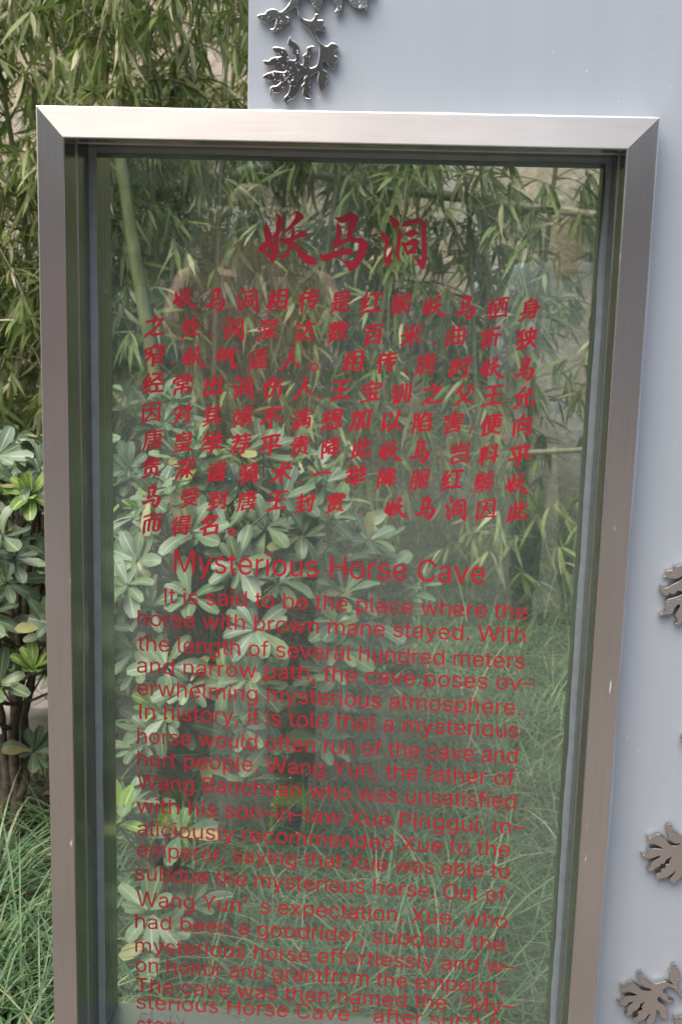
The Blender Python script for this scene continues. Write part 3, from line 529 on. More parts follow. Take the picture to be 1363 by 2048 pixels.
SANS = json.loads(r'''{",":[188,["38,-119 68,71 137,71 84,-119"]],".":[188,["95,-4 86,-4 78,-1 70,3 63,9 57,16 53,24 50,32 50,41 50,50 53,59 57,66 63,73 70,79 78,83 86,86 95,87 104,86 113,83 121,79 128,73 134,66 138,59 140,50 141,41 140,32 138,24 134,16 128,9 121,3 113,-1 104,-4"]],"B":[456,["60,0 60,509 241,509 266,508 289,504 310,499 329,491 345,481 359,469 371,456 381,442 388,426 394,410 397,392 398,374 397,358 395,344 392,331 387,320 380,310 373,301 365,293 356,286 347,280 336,275 326,270 315,267 315,262 327,261 339,257 351,252 363,245 374,237 385,227 394,216 402,203 409,189 414,173 417,155 418,136 417,117 413,100 408,83 400,67 390,52 377,39 362,28 344,18 324,10 301,4 275,1 247,0","125,57 245,57 272,58 296,63 315,70 330,80 341,92 349,105 354,120 355,137 355,149 352,161 348,173 342,184 335,194 327,203 317,211 306,218 293,224 279,228 264,230 248,231 125,231","125,285 238,285 252,286 265,288 277,291 288,296 299,302 308,309 316,317 323,326 329,337 333,348 335,359 336,372 334,388 330,403 323,417 313,429 299,439 283,446 263,450 240,452 125,452"]],"C":[510,["267,-7 235,-5 205,1 177,11 150,25 126,42 104,63 86,88 70,115 57,146 48,179 42,215 40,254 42,293 48,329 57,362 70,393 86,421 104,445 126,466 150,484 177,498 205,508 235,514 267,516 286,515 305,513 323,509 340,504 357,498 373,490 388,481 402,471 415,460 427,447 438,433 448,418 456,402 463,385 469,367 473,348 408,348 405,361 401,373 395,384 389,395 382,404 375,413 366,421 357,428 348,435 337,440 327,445 315,449 304,452 292,454 280,455 267,456 245,454 223,450 203,443 184,432 166,419 150,403 137,385 125,364 116,340 109,314 105,285 103,254 105,223 109,194 116,168 125,145 137,123 151,105 166,89 184,76 203,66 223,59 245,54 267,53 280,53 292,55 304,57 315,60 327,64 337,69 348,74 357,81 366,88 375,96 382,105 389,114 395,125 401,136 405,148 408,160 473,160 469,142 463,124 457,107 448,91 438,76 428,62 416,49 402,38 388,28 373,19 357,11 341,5 323,0 305,-4 286,-6"]],"H":[517,["60,0 60,509 125,509 125,289 392,289 392,509 457,509 457,0 392,0 392,232 125,232 125,0"]],"I":[185,["60,0 60,509 125,509 125,0"]],"M":[628,["60,0 60,509 152,509 277,187 280,181 282,174 285,167 287,159 299,123 302,113 305,103 308,93 311,84 322,49 307,49 318,83 330,121 342,158 345,167 348,174 350,181 352,187 476,509 568,509 568,0 504,0 504,291 504,327 505,369 506,413 507,457 513,457 509,445 505,433 502,421 498,409 482,363 478,352 474,341 471,331 467,322 456,291 342,0 286,0 170,291 168,297 165,304 162,312 159,321 145,361 141,372 137,384 133,396 129,408 125,420 121,432 116,445 112,457 119,457 120,416 121,372 122,328 122,291 122,0"]],"O":[533,["267,-7 235,-5 205,1 177,11 150,25 126,42 105,63 86,88 70,115 57,146 48,179 42,215 40,254 42,293 48,329 57,362 70,393 86,421 105,445 126,466 150,484 177,498 205,508 235,514 267,516 299,514 329,508 357,498 384,484 408,466 429,445 448,421 464,393 477,362 486,329 491,293 493,254 491,215 486,179 477,146 464,115 448,88 429,63 408,42 384,25 357,11 329,1 299,-5","267,53 289,54 310,59 330,66 349,76 367,89 383,105 396,123 408,144 418,168 425,194 429,223 430,254 429,286 425,314 418,341 408,365 396,386 383,404 367,420 349,433 330,443 310,450 289,454 267,456 245,454 223,450 203,443 184,433 167,420 151,404 137,385 125,364 116,340 109,314 105,285 103,254 105,223 109,194 116,168 125,144 137,123 151,105 167,89 184,76 203,66 223,59 245,54"]],"P":[445,["60,0 60,509 235,509 263,507 289,503 312,497 332,487 350,476 366,462 379,447 390,430 398,411 404,391 407,370 409,348 407,325 404,304 398,284 390,265 379,248 366,233 350,219 332,207 312,198 289,191 263,187 235,186 109,186 109,242 233,242 252,243 269,246 284,250 297,256 308,264 318,272 327,282 333,294 338,306 342,319 344,333 344,348 344,362 342,376 338,389 333,402 326,413 318,423 308,431 297,439 284,444 268,449 251,451 232,452 125,452 125,0"]],"T":[449,["32,452 32,509 417,509 417,452 257,452 257,0 193,0 193,452"]],"W":[686,["155,0 16,509 82,509 163,196 166,183 170,171 173,158 175,145 178,133 181,120 184,107 187,94 189,80 192,67 195,53 197,40 189,40 192,53 194,67 197,80 200,94 203,107 205,120 208,133 211,145 214,158 218,171 221,183 224,196 306,509 380,509 462,196 465,183 468,171 471,158 474,145 477,133 480,120 483,107 486,94 489,80 492,67 494,53 497,40 488,40 491,53 493,67 496,80 499,94 502,107 504,120 507,133 510,145 523,196 603,509 670,509 530,0 455,0 368,323 363,339 359,356 355,373 351,391 347,410 344,431 340,452 336,475 350,475 346,453 342,433 339,413 335,395 331,377 327,359 323,341 318,323 230,0"]],"X":[474,["18,0 217,284 217,236 29,509 104,509 178,400 185,389 192,379 198,370 204,361 209,353 214,345 219,337 223,329 228,321 233,312 238,302 243,292 232,292 237,302 243,311 247,320 252,329 257,337 261,345 266,353 272,361 278,370 284,379 291,389 298,400 374,509 446,509 259,239 259,287 456,0 382,0 292,129 286,139 279,149 274,157 268,165 263,173 259,180 254,188 250,195 245,203 241,212 236,221 230,231 244,231 239,222 235,213 230,204 225,196 221,189 216,181 211,174 206,166 201,158 195,149 189,139 182,129 91,0"]],"Y":[472,["203,0 203,208 16,509 91,509 192,344 200,331 208,318 215,305 222,292 229,279 236,264 243,248 250,230 224,230 231,248 237,265 244,280 251,293 258,306 265,318 273,331 280,344 381,509 455,509 268,208 268,0"]],"a":[389,["160,-9 142,-8 126,-5 110,-1 94,5 80,12 68,22 57,32 48,45 40,58 35,73 31,90 30,108 31,123 34,138 38,150 43,161 50,171 58,179 67,187 78,193 89,199 100,203 112,207 125,211 138,213 152,216 165,218 178,220 194,222 209,224 222,225 234,227 244,228 252,230 259,232 265,235 270,238 273,243 275,248 276,255 276,257 275,268 273,279 271,288 267,297 262,304 256,311 248,317 240,322 230,326 220,329 208,330 196,331 183,330 171,329 159,326 149,322 140,318 132,313 124,307 118,301 112,294 107,288 103,281 100,274 41,291 48,308 57,322 67,335 79,346 91,355 104,364 118,370 133,375 148,379 163,382 179,384 194,384 204,384 215,383 227,382 239,379 251,376 263,372 275,367 286,360 296,353 306,343 315,333 322,320 329,306 333,290 336,272 337,251 337,0 277,0 277,52 272,52 269,45 264,38 258,32 252,25 244,18 236,12 226,6 215,1 203,-3 190,-6 176,-8","170,45 187,46 202,49 216,53 228,59 239,66 248,74 257,83 263,93 269,104 272,115 275,126 276,138 276,190 273,188 270,186 265,184 259,182 253,180 246,179 239,177 231,176 223,175 216,173 208,172 200,171 175,168 165,166 154,164 144,162 134,159 125,155 117,150 110,145 103,139 98,132 95,124 93,115 92,105 92,95 94,87 98,79 102,72 107,66 114,61 121,56 130,52 139,49 149,47 159,46"]],"b":[424,["229,-8 213,-7 198,-5 184,-1 172,4 162,10 153,17 145,24 138,31 132,39 127,46 122,53 118,59 112,59 112,0 53,0 53,509 114,509 114,319 118,319 122,325 127,331 132,338 137,346 144,353 152,360 161,367 171,373 183,378 197,381 212,384 229,384 252,383 274,378 294,371 313,361 330,347 345,332 359,313 370,293 379,270 385,245 389,218 390,189 389,160 385,133 379,108 370,84 359,64 346,45 330,29 313,16 294,5 274,-2 252,-7","220,47 237,48 253,51 267,57 279,66 291,76 301,88 309,101 316,117 321,133 325,151 327,170 328,189 327,209 325,227 321,245 316,261 309,276 301,290 291,301 280,311 267,319 253,325 237,329 220,330 203,329 188,325 174,320 161,312 150,302 140,291 132,278 125,263 120,247 116,229 113,210 113,189 113,169 116,150 120,132 125,115 132,100 140,86 150,75 162,65 174,57 188,51 204,48"]],"c":[396,["207,-8 182,-7 159,-2 137,6 117,16 98,30 82,46 68,64 56,85 46,108 40,133 36,159 34,187 36,216 40,243 46,268 56,291 68,312 82,330 98,346 117,360 137,371 159,378 182,383 207,384 221,384 234,383 247,380 260,377 272,373 284,368 295,362 305,356 315,349 324,341 332,332 340,322 347,312 353,301 358,289 362,277 303,262 301,269 298,276 294,283 290,289 286,295 281,301 276,306 270,311 264,315 257,319 250,322 242,325 234,327 226,329 217,329 207,330 189,329 173,325 158,319 145,310 134,300 124,287 115,274 108,258 103,242 99,224 97,206 96,187 97,169 99,151 103,134 108,117 115,102 124,89 134,76 145,66 158,57 173,51 189,48 207,46 217,47 226,48 234,49 243,52 250,54 258,58 264,62 271,66 277,71 282,76 287,82 292,89 296,95 299,102 302,110 304,117 363,102 359,90 354,78 348,67 341,56 334,46 325,37 316,29 306,21 296,15 285,9 273,4 261,-1 248,-4 235,-6 221,-8"]],"d":[424,["195,-8 172,-7 151,-2 130,5 111,16 94,29 79,45 66,64 55,84 46,108 39,133 35,160 34,189 35,218 39,245 46,270 55,293 66,313 79,332 95,347 112,361 131,371 151,378 173,383 196,384 213,384 228,381 241,378 253,373 263,367 272,360 280,353 287,346 293,338 298,331 303,325 306,319 311,319 311,509 372,509 372,0 313,0 313,59 307,59 303,53 298,46 293,39 287,31 280,24 272,17 263,10 252,4 241,-1 227,-5 212,-7","205,47 221,48 236,51 250,57 263,65 274,75 284,86 293,100 299,115 305,132 309,150 311,169 312,189 311,210 309,229 305,247 300,263 293,278 284,291 275,302 263,312 251,320 237,325 221,329 205,330 187,329 172,325 157,319 145,311 133,301 124,290 115,276 108,261 103,245 99,227 97,209 96,189 97,170 99,151 103,133 109,117 115,101 124,88 134,76 145,66 158,57 172,51 188,48"]],"e":[404,["212,-8 185,-7 161,-2 138,6 117,16 98,30 82,46 68,64 56,85 46,108 40,132 35,159 34,187 35,215 39,242 46,267 55,290 67,311 81,329 97,346 115,359 135,370 157,378 180,383 205,384 221,384 236,382 251,379 266,374 280,368 294,361 307,351 319,341 331,329 341,315 350,299 357,282 363,263 368,242 370,219 371,194 371,169 96,169 97,157 100,139 104,122 110,106 118,92 128,80 139,70 151,61 165,55 179,50 195,47 212,46 224,47 234,48 244,50 254,53 263,56 271,61 278,66 285,73 292,80 297,88 302,96 306,105 365,91 360,77 353,63 345,51 335,39 324,29 311,19 298,11 283,4 266,-1 249,-5 231,-7","309,221 307,237 303,254 298,269 291,282 283,294 273,305 263,314 250,321 237,326 222,329 205,330 189,329 173,326 159,321 146,313 135,304 125,294 116,282 109,270 103,256 99,241 97,226 96,221"]],"f":[254,["228,379 228,327 6,327 6,379","81,0 81,432 82,447 84,461 89,474 96,486 104,496 113,505 124,513 135,519 148,524 161,527 174,529 187,530 197,530 207,529 215,528 222,527 229,525 234,524 239,522 243,521 227,468 215,472 211,473 206,473 200,474 195,474 182,473 171,470 162,466 154,460 149,452 145,443 142,431 142,419 142,0"]],"g":[425,["207,-151 187,-150 168,-148 150,-144 134,-140 119,-134 105,-127 93,-119 82,-110 73,-101 64,-91 57,-80 51,-69 101,-41 106,-47 110,-53 116,-59 122,-66 128,-72 136,-78 145,-83 154,-88 165,-92 178,-95 192,-97 207,-97 229,-96 249,-92 267,-85 282,-75 295,-62 304,-47 310,-28 311,-6 311,68 306,68 302,62 298,56 293,49 287,41 280,34 272,28 263,21 252,16 241,11 227,8 212,5 195,5 173,6 152,10 132,17 113,27 95,39 80,53 67,71 55,90 46,112 39,136 35,163 34,191 35,220 39,246 46,271 55,293 66,314 80,332 95,347 112,361 131,371 152,378 173,383 196,384 213,384 228,382 242,378 253,373 264,367 273,360 281,353 288,346 294,338 299,331 304,325 308,319 313,319 313,379 372,379 372,-9 371,-32 367,-54 360,-73 350,-90 338,-104 324,-117 308,-127 291,-136 271,-142 251,-147 229,-150","205,59 222,60 237,63 251,68 264,75 275,84 285,95 293,107 300,121 305,137 309,154 312,172 312,193 312,212 309,231 305,248 300,264 293,278 285,291 275,303 264,312 251,320 237,325 222,329 205,330 188,329 172,325 158,320 145,312 134,302 124,290 115,277 109,262 103,246 99,229 97,212 96,193 97,173 99,155 103,138 109,123 116,108 124,96 134,85 145,76 158,68 172,63 188,60"]],"h":[410,["114,227 114,0 53,0 53,509 114,509 114,287 102,287 112,312 124,332 137,349 152,362 169,372 187,379 207,383 227,384 246,383 264,380 280,376 295,369 309,360 321,349 332,336 341,321 348,304 353,285 356,264 357,240 357,0 296,0 296,235 295,256 290,275 283,291 273,304 260,315 246,323 229,328 210,329 197,328 184,326 172,322 161,317 150,311 141,303 133,293 126,283 121,271 117,257 114,243"]],"i":[167,["53,0 53,379 114,379 114,0","84,443 75,444 67,446 60,449 54,455 48,461 44,468 42,475 41,483 42,491 44,499 48,506 54,512 60,517 67,521 75,523 84,524 92,523 100,521 107,517 114,512 119,506 123,499 126,491 126,483 126,475 123,468 119,461 114,455 107,449 100,446 92,444"]],"l":[189,["139,-2 119,-1 101,3 86,10 74,20 65,33 58,47 54,65 53,84 53,509 114,509 114,99 114,87 115,77 117,68 120,62 124,58 130,54 137,53 146,52 160,53 170,54 181,3 176,2 172,1 167,0 162,-1 156,-2 151,-2 145,-2"]],"m":[610,["53,0 53,379 112,379 112,295 108,295 112,310 118,323 125,335 132,346 141,355 151,363 161,370 172,376 183,380 195,384 207,386 219,386 239,385 257,380 273,372 287,361 299,347 309,331 316,314 321,295 312,295 317,308 322,321 329,332 337,343 347,353 357,361 368,369 381,375 394,380 407,383 422,385 437,386 453,385 468,383 483,378 497,372 510,364 522,354 532,342 541,328 548,313 553,296 556,276 557,255 557,0 496,0 496,254 494,273 490,289 483,302 473,313 460,321 447,326 433,329 419,330 406,330 395,328 384,324 374,320 365,314 358,307 351,299 345,290 341,280 338,270 336,259 335,247 335,0 274,0 274,260 273,275 269,288 262,301 253,311 242,320 229,326 215,329 199,330 188,330 178,328 168,325 158,320 148,314 140,307 132,299 126,289 121,278 117,266 114,253 114,238 114,0"]],"n":[410,["114,227 114,0 53,0 53,379 112,379 112,287 102,287 112,312 124,332 137,349 152,362 169,372 187,379 207,383 227,384 246,383 264,380 280,376 295,369 309,360 321,349 332,336 341,321 348,304 353,285 356,264 357,240 357,0 296,0 296,235 295,256 290,275 283,291 273,304 260,315 246,323 229,328 210,329 197,328 184,326 172,322 161,317 150,311 141,303 133,293 126,283 121,271 117,257 114,243"]],"o":[415,["207,-8 182,-7 159,-2 137,6 117,16 98,30 82,46 68,64 56,85 46,108 40,133 36,159 34,187 36,216 40,243 46,268 56,291 68,312 82,330 98,346 117,360 137,371 159,378 182,383 207,384 233,383 256,378 278,371 299,360 317,346 333,330 347,312 359,291 369,268 376,243 380,216 381,187 380,159 376,133 369,108 359,85 347,64 333,46 317,30 299,16 278,6 256,-2 233,-7","207,46 226,48 242,51 257,57 270,66 282,76 292,89 300,102 307,117 312,134 316,151 318,169 319,187 318,206 316,224 312,242 307,258 300,274 292,287 282,300 270,310 257,319 242,325 226,329 207,330 189,329 173,325 158,319 145,310 134,300 124,287 115,274 108,258 103,242 99,224 97,206 96,187 97,169 99,151 103,134 108,117 115,102 124,89 134,76 145,66 158,57 173,51 189,48"]],"p":[424,["53,-143 53,379 112,379 112,319 118,319 122,325 126,331 131,338 137,346 144,353 152,360 161,367 171,373 183,378 197,381 212,384 229,384 252,383 274,378 294,371 313,361 330,347 345,332 359,313 370,293 379,270 385,245 389,218 390,189 389,160 385,133 379,108 370,84 359,64 346,45 330,29 313,16 294,5 274,-2 252,-7 229,-8 213,-7 198,-5 184,-1 173,4 162,10 153,17 145,24 138,31 132,39 127,46 122,53 118,59 114,59 114,-143","220,47 237,48 253,51 267,57 279,66 291,76 301,88 309,101 316,117 321,133 325,151 327,170 328,189 327,209 325,227 321,245 316,261 309,276 301,290 291,301 280,311 267,319 253,325 237,329 220,330 203,329 188,325 174,320 161,312 150,302 140,291 132,278 125,263 120,247 116,229 113,210 113,189 113,169 116,150 120,132 125,115 132,100 140,86 150,75 162,65 174,57 188,51 204,48"]],"r":[259,["53,0 53,379 112,379 112,321 115,321 122,335 130,347 140,358 152,367 166,375 181,380 196,384 213,385 229,384 243,384 243,322 230,324 224,325 219,325 213,326 207,326 194,325 182,323 170,319 159,315 149,309 140,301 132,293 126,284 121,273 117,262 114,250 114,237 114,0"]],"s":[365,["182,-8 163,-7 145,-5 128,-2 112,3 98,10 84,18 72,27 62,38 53,50 45,63 40,78 36,94 94,107 99,92 105,79 114,69 124,60 136,54 150,49 165,46 181,45 200,46 217,50 232,55 244,62 255,71 262,81 267,91 268,103 267,112 265,121 260,129 254,136 246,142 237,147 225,151 212,155 149,170 125,177 104,186 87,196 72,208 61,222 53,237 48,255 47,274 48,290 51,305 57,319 65,332 75,343 87,354 100,363 115,370 131,377 149,381 167,384 187,384 206,384 223,381 239,378 254,372 267,366 279,358 290,349 299,339 307,328 314,316 319,303 324,290 268,277 264,288 258,298 251,307 243,316 232,323 219,328 205,331 187,333 171,332 156,329 143,324 131,317 121,308 114,299 110,289 109,277 110,267 112,258 117,250 124,243 133,237 144,232 157,227 172,223 229,209 254,202 275,194 292,183 306,171 317,158 325,142 330,125 331,107 330,90 326,75 321,61 312,47 302,35 290,24 276,15 260,6 242,0 223,-5 203,-7"]],"t":[227,["204,379 204,327 6,327 6,379","65,471 126,471 126,98 127,86 128,76 132,68 136,61 142,56 150,53 159,51 170,50 185,51 202,54 213,2 208,0 203,-1 198,-2 192,-3 186,-3 180,-4 174,-4 168,-4 145,-3 125,2 107,10 92,21 80,35 72,52 67,71 65,93"]],"u":[410,["182,-5 164,-4 146,-1 130,4 115,11 101,20 89,31 78,44 69,59 62,76 57,95 54,116 53,139 53,379 114,379 114,144 115,123 119,105 127,89 137,75 150,64 164,56 181,52 200,50 213,51 226,53 238,57 249,62 259,69 268,77 276,86 283,97 289,109 293,122 295,137 296,153 296,379 357,379 357,0 298,0 298,92 307,92 297,67 286,47 272,30 257,17 240,7 222,0 203,-4"]],"v":[389,["163,0 17,379 84,379 165,155 171,138 177,121 182,104 187,87 191,70 196,53 201,37 206,21 184,21 189,37 194,53 198,70 203,87 207,104 213,121 218,138 224,155 305,379 371,379 226,0"]],"w":[567,["138,0 23,379 87,379 133,214 138,196 143,177 149,157 154,137 159,115 165,91 170,67 175,41 165,41 170,66 175,90 180,113 186,135 191,156 196,176 201,195 206,214 252,379 316,379 362,214 366,196 371,176 376,157 382,136 387,114 392,91 397,67 402,41 391,41 397,66 402,90 408,113 413,135 418,156 423,176 429,195 434,214 480,379 545,379 429,0 368,0 319,172 305,225 301,239 297,252 294,266 291,280 277,338 291,338 277,280 273,266 270,252 266,238 263,225 259,211 255,198 252,185 248,172 199,0"]],"x":[379,["21,0 171,218 171,171 29,379 100,379 147,306 156,292 164,279 172,266 179,253 186,241 193,229 200,217 207,206 175,206 183,217 190,229 196,241 202,253 209,266 216,279 224,292 233,306 282,379 352,379 209,169 209,214 358,0 287,0 231,85 222,99 214,112 207,124 200,136 193,148 187,159 180,171 173,182 205,182 198,171 191,159 185,148 178,136 172,124 165,112 157,99 148,85 91,0"]],"y":[389,["47,-139 61,-86 71,-87 80,-89 88,-90 96,-90 104,-89 111,-87 118,-84 124,-80 130,-74 136,-67 141,-58 146,-48 151,-36 163,-1 17,379 84,379 165,155 171,138 177,121 182,104 187,87 191,70 196,53 201,37 206,21 184,21 188,37 193,53 198,70 202,87 207,104 212,121 218,138 224,155 305,379 371,379 204,-58 198,-72 191,-85 184,-97 177,-107 168,-116 159,-124 150,-130 139,-136 128,-140 117,-143 104,-145 91,-145 84,-145 77,-145 71,-144 65,-143 59,-142 54,-141 51,-140"]],"–":[350,["350,244 350,188 0,188 0,244"]],"’":[177,["52,318 82,509 151,509 98,318"]],"“":[300,["52,318 104,509 151,509 121,318","175,318 228,509 274,509 244,318"]],"”":[300,["52,318 82,509 151,509 98,318","175,318 205,509 274,509 222,318"]]," ":[188,[]]}''')   # outlines of the plain sans-serif letters, thousandths of an em
_clean = {}
def clean_glyph(ch):
    """one letter with its overlapping strokes united"""
    if ch not in _clean:
        lps = [np.array([[float(v) for v in p.split(',')] for p in lp.split()])/1000 for lp in SANS[ch][1]]
        if lps:
            al = np.concatenate(lps); ctr = (al.min(0)+al.max(0))/2; n_ = 190; px = max(al.max(0)-al.min(0))/(n_-24)
            wn, cr, q = raster(lps, n_, 12); lps = [(lp-n_/2+.5)*px+ctr for lp in contours(blur((wn != 0).astype(float), 1), .5)]
            lps = [(lp*.5+.25*np.roll(lp, 1, 0)+.25*np.roll(lp, -1, 0))[::2] for lp in lps]
        _clean[ch] = lps
    return _clean[ch]
def sans_outlines(text):
    x = 0.0; out = []
    for ch in text:
        adv, lps = SANS[ch]
        out += [lp+np.array([x, 0]) for lp in clean_glyph(ch)]
        x += adv/1000
    return out
capH = None
for k, (s, x0, y0, x1, y1, h) in enumerate(EN):
    if capH is None: q = np.concatenate(sans_outlines('H')); capH = q[:, 1].max()
    q = sans_outlines(s); al = np.concatenate(q); lx, hx = al[:, 0].min(), al[:, 0].max()
    a, b = T2(x0, y0), T2(x1, y1); d = b-a; up = T2((x0+x1)/2, (y0+y1)/2-h)-T2((x0+x1)/2, (y0+y1)/2); up = np.array([0, up[1]])/capH
    sg = np.sign(area(max(q, key=lambda u: abs(area(u))))); out = []
    for lp in q:
        n, hh = offset(lp, lambda n: np.full(len(n), .003)); lp2 = lp+n*hh[:, None]*sg*.4
        out.append(a+((lp2[:, :1]-lx)/(hx-lx))*d+lp2[:, 1:]*up)
    fill('english_heading' if k == 0 else 'english_text_line', out, M['red'], pane)

# ------------------------------------------------------------------ the painted wall panel the sign is let into
PY = .045
PXL = at(496, 100, PY)[0]
wall = empty('panel_wall', (1.2, PY, 0))
tag(wall, 'pale blue-grey painted metal wall panel behind the glass sign with steel flower reliefs', 'wall panel')
def wpart(name, *a, **k):
    o = beam(name, *a, **k); o.location = (-1.2, -PY, 0); return o
wpart('panel_sheet', [(PXL, OT+.0015), (OR_+.0015, OT+.0015), (OR_+.0015, 0), (2.6, 0), (2.6, 3.1), (PXL, 3.1)], PY, PY+.09, M['panel'], wall, 'Z', bev=.0015)
def bead(name, pts, wdt, seed):
    pts = np.array(pts); n = len(pts); V = []
    for k in range(n):
        d = pts[min(k+1, n-1)]-pts[max(k-1, 0)]; d /= np.hypot(*d); inn = np.array([-d[1], d[0]]); ww = wdt*(.9+.35*mn.noise(Vector((k*.05, seed, 0))))
        for a, h in ((0, .0016), (.5, .0010), (.85, .0004), (1, .0)):
            q = pts[k]+inn*ww*a; V.append((q[0], PY-.0003-h, q[1]))
    i = np.arange(n-1)[:, None]*4+np.arange(3)[None]
    o = link(name, npmesh(name, V, np.stack([i, i+1, i+5, i+4], -1).reshape(-1, 4)), M['sealant'], wall); o.location = (-1.2, -PY, 0); return o
bead('sealant_bead', [(x, OT+.0016) for x in np.linspace(PXL+.01, OR_, 110)], .0045, 1)
bead('sealant_bead', [(OR_+.0016, z) for z in np.linspace(OT, .2, 170)], .008, 9)
ORN = {  # relief outlines: origin, photo pixels per unit, loops
'A': ((490, 0, 300/1363), [[(420,-60),(415,0),(370,70),(320,105),(280,85),(240,80),(195,98),(185,120),(150,125),(112,140),(118,165),(160,195),(210,205),(250,185),(285,170),(275,210),(262,255),(230,265),(265,292),(300,265),(340,250),(350,215),(390,205),(405,165),(370,145),(372,118),(420,85),(455,65),(475,90),(485,150),(500,190),(540,235),(590,290),(630,350),(665,400),(672,470),(660,560),(640,600),(600,615),(580,600),(590,550),(605,500),(600,450),(628,420),(590,420),(560,435),(555,480),(525,505),(530,540),(520,585),(495,570),(490,500),(490,430),(465,390),(420,360),(410,330),(390,370),(390,410),(420,440),(430,480),(455,515),(450,545),(420,540),(400,500),(370,450),(320,430),(255,430),(260,465),(300,490),(325,510),(280,518),(240,525),(215,550),(165,550),(185,590),(240,595),(280,605),(330,610),(375,635),(350,655),(310,650),(265,645),(240,655),(200,665),(158,700),(220,730),(280,740),(325,740),(290,775),(240,785),(225,810),(228,870),(240,840),(300,845),(350,810),(400,765),(400,820),(380,860),(350,895),(370,950),(385,920),(440,890),(475,850),(480,780),(485,730),(520,700),(550,690),(530,720),(535,750),(510,780),(525,810),(520,850),(545,890),(600,895),(580,850),(595,810),(580,770),(600,730),(600,690),(665,655),(655,720),(665,780),(690,835),(730,795),(725,760),(755,715),(740,690),(745,655),(705,625),(705,575),(725,550),(750,590),(790,630),(810,615),(810,580),(840,555),(835,515),(810,500),(815,460),(845,430),(825,400),(780,390),(740,420),(700,400),(665,365),(640,310),(650,275),(690,285),(715,285),(728,245),(710,220),(710,185),(680,180),(655,180),(665,135),(640,125),(625,160),(600,185),(560,180),(520,160),(500,110),(490,50),(495,0),(500,-60)],
  [(600,-60),(595,0),(612,25),(612,55),(650,75),(668,95),(690,50),(710,0),(720,-60)],
  [(800,-60),(805,15),(830,40),(835,75),(812,110),(860,95),(885,60),(885,20),(870,-60)],
  [(930,-60),(945,15),(980,55),(1040,75),(1085,70),(1098,98),(1110,60),(1110,20),(1090,-60)],
  [(380,-60),(1130,-60),(1130,-110),(1000,-150),(900,-240),(750,-260),(600,-200),(450,-180),(360,-110)]]),
'B': ((1263, 1100, 100/1024), [[(1300,300),(1100,330),(1000,300),(930,335),(870,330),(820,410),(740,420),(690,440),(690,520),(640,545),(700,555),(770,575),(860,590),(950,575),(1024,530),(1040,560),(960,640),(880,680),(800,720),(720,770),(640,775),(595,745),(560,800),(600,860),(660,920),(720,935),(760,880),(820,905),(880,890),(920,840),(990,840),(1040,880),(960,940),(860,975),(760,1000),(700,1040),(680,1120),(680,1200),(640,1270),(550,1330),(600,1345),(700,1325),(810,1300),(850,1220),(900,1150),(960,1110),(980,1140),(930,1230),(880,1330),(920,1400),(940,1470),(870,1515),(930,1545),(1000,1500),(1060,1450),(1300,1200)]]),
'C': ((1243, 1630, 120/1229), [[(1500,500),(1280,470),(1200,430),(1140,380),(1040,330),(1000,290),(1020,200),(960,190),(890,250),(890,310),(930,390),(950,440),(950,490),(1020,550),(1100,590),(1190,580),(1150,610),(1060,630),(960,590),(900,510),(830,440),(760,400),(690,420),(600,465),(540,465),(500,440),(520,530),(550,595),(620,590),(720,625),(820,680),(830,700),(740,690),(620,690),(530,720),(490,800),(430,820),(380,790),(420,850),(480,890),(540,905),(640,880),(750,840),(770,860),(680,910),(600,970),(580,1060),(500,1110),(560,1150),(620,1155),(680,1090),(770,1050),(790,1010),(860,1000),(900,930),(1010,860),(960,940),(960,1000),(890,1010),(880,1080),(800,1110),(790,1180),(700,1200),(700,1290),(735,1360),(770,1310),(880,1290),(980,1240),(1090,1150),(1040,1230),(970,1320),(1010,1390),(1080,1430),(1110,1370),(1200,1290),(1260,1230),(1500,1000)]]),
'D': ((1213, 1908, 150/1363), [[(1480,820),(1363,720),(1270,600),(1330,500),(1330,440),(1300,400),(1330,350),(1280,280),(1230,250),(1245,190),(1165,240),(1175,310),(1120,340),(1140,420),(1130,480),(1180,530),(1200,555),(1100,520),(1040,510),(920,545),(820,540),(740,480),(640,420),(590,390),(630,320),(540,370),(540,420),(600,480),(600,540),(680,600),(800,640),(760,670),(680,665),(600,630),(530,560),(450,520),(360,570),(300,610),(235,570),(250,670),(300,710),(380,690),(460,710),(545,750),(440,760),(320,770),(270,840),(235,890),(190,865),(240,920),(330,950),(400,890),(480,870),(400,930),(370,1000),(370,1060),(320,1100),(390,1125),(450,1090),(470,1050),(530,1030),(590,970),(600,920),(680,880),(620,960),(640,1000),(550,1050),(570,1110),(480,1170),(500,1230),(540,1290),(570,1240),(680,1190),(740,1120),(780,1090),(730,1180),(720,1260),(760,1330),(850,1260),(880,1160),(900,1020),(950,1060),(960,1130),(1010,1180),(1110,1195),(1090,1120),(1090,1010),(1020,920),(920,850),(920,800),(960,780),(1000,820),(1080,870),(1150,900),(1210,850),(1110,820),(1080,740),(1010,670),(1080,610),(1150,605),(1240,650),(1310,750),(1400,860)],
  [(1205,1160),(1270,1190),(1363,1160),(1500,1150),(1500,1400),(1300,1400),(1225,1230)]]),
'E': ((1323, 1400, 40/410), [[(385,800),(400,760),(440,730),(520,740),(600,700),(640,800),(600,900),(500,920),(430,900),(395,860)]]),
}
OTK = .0095
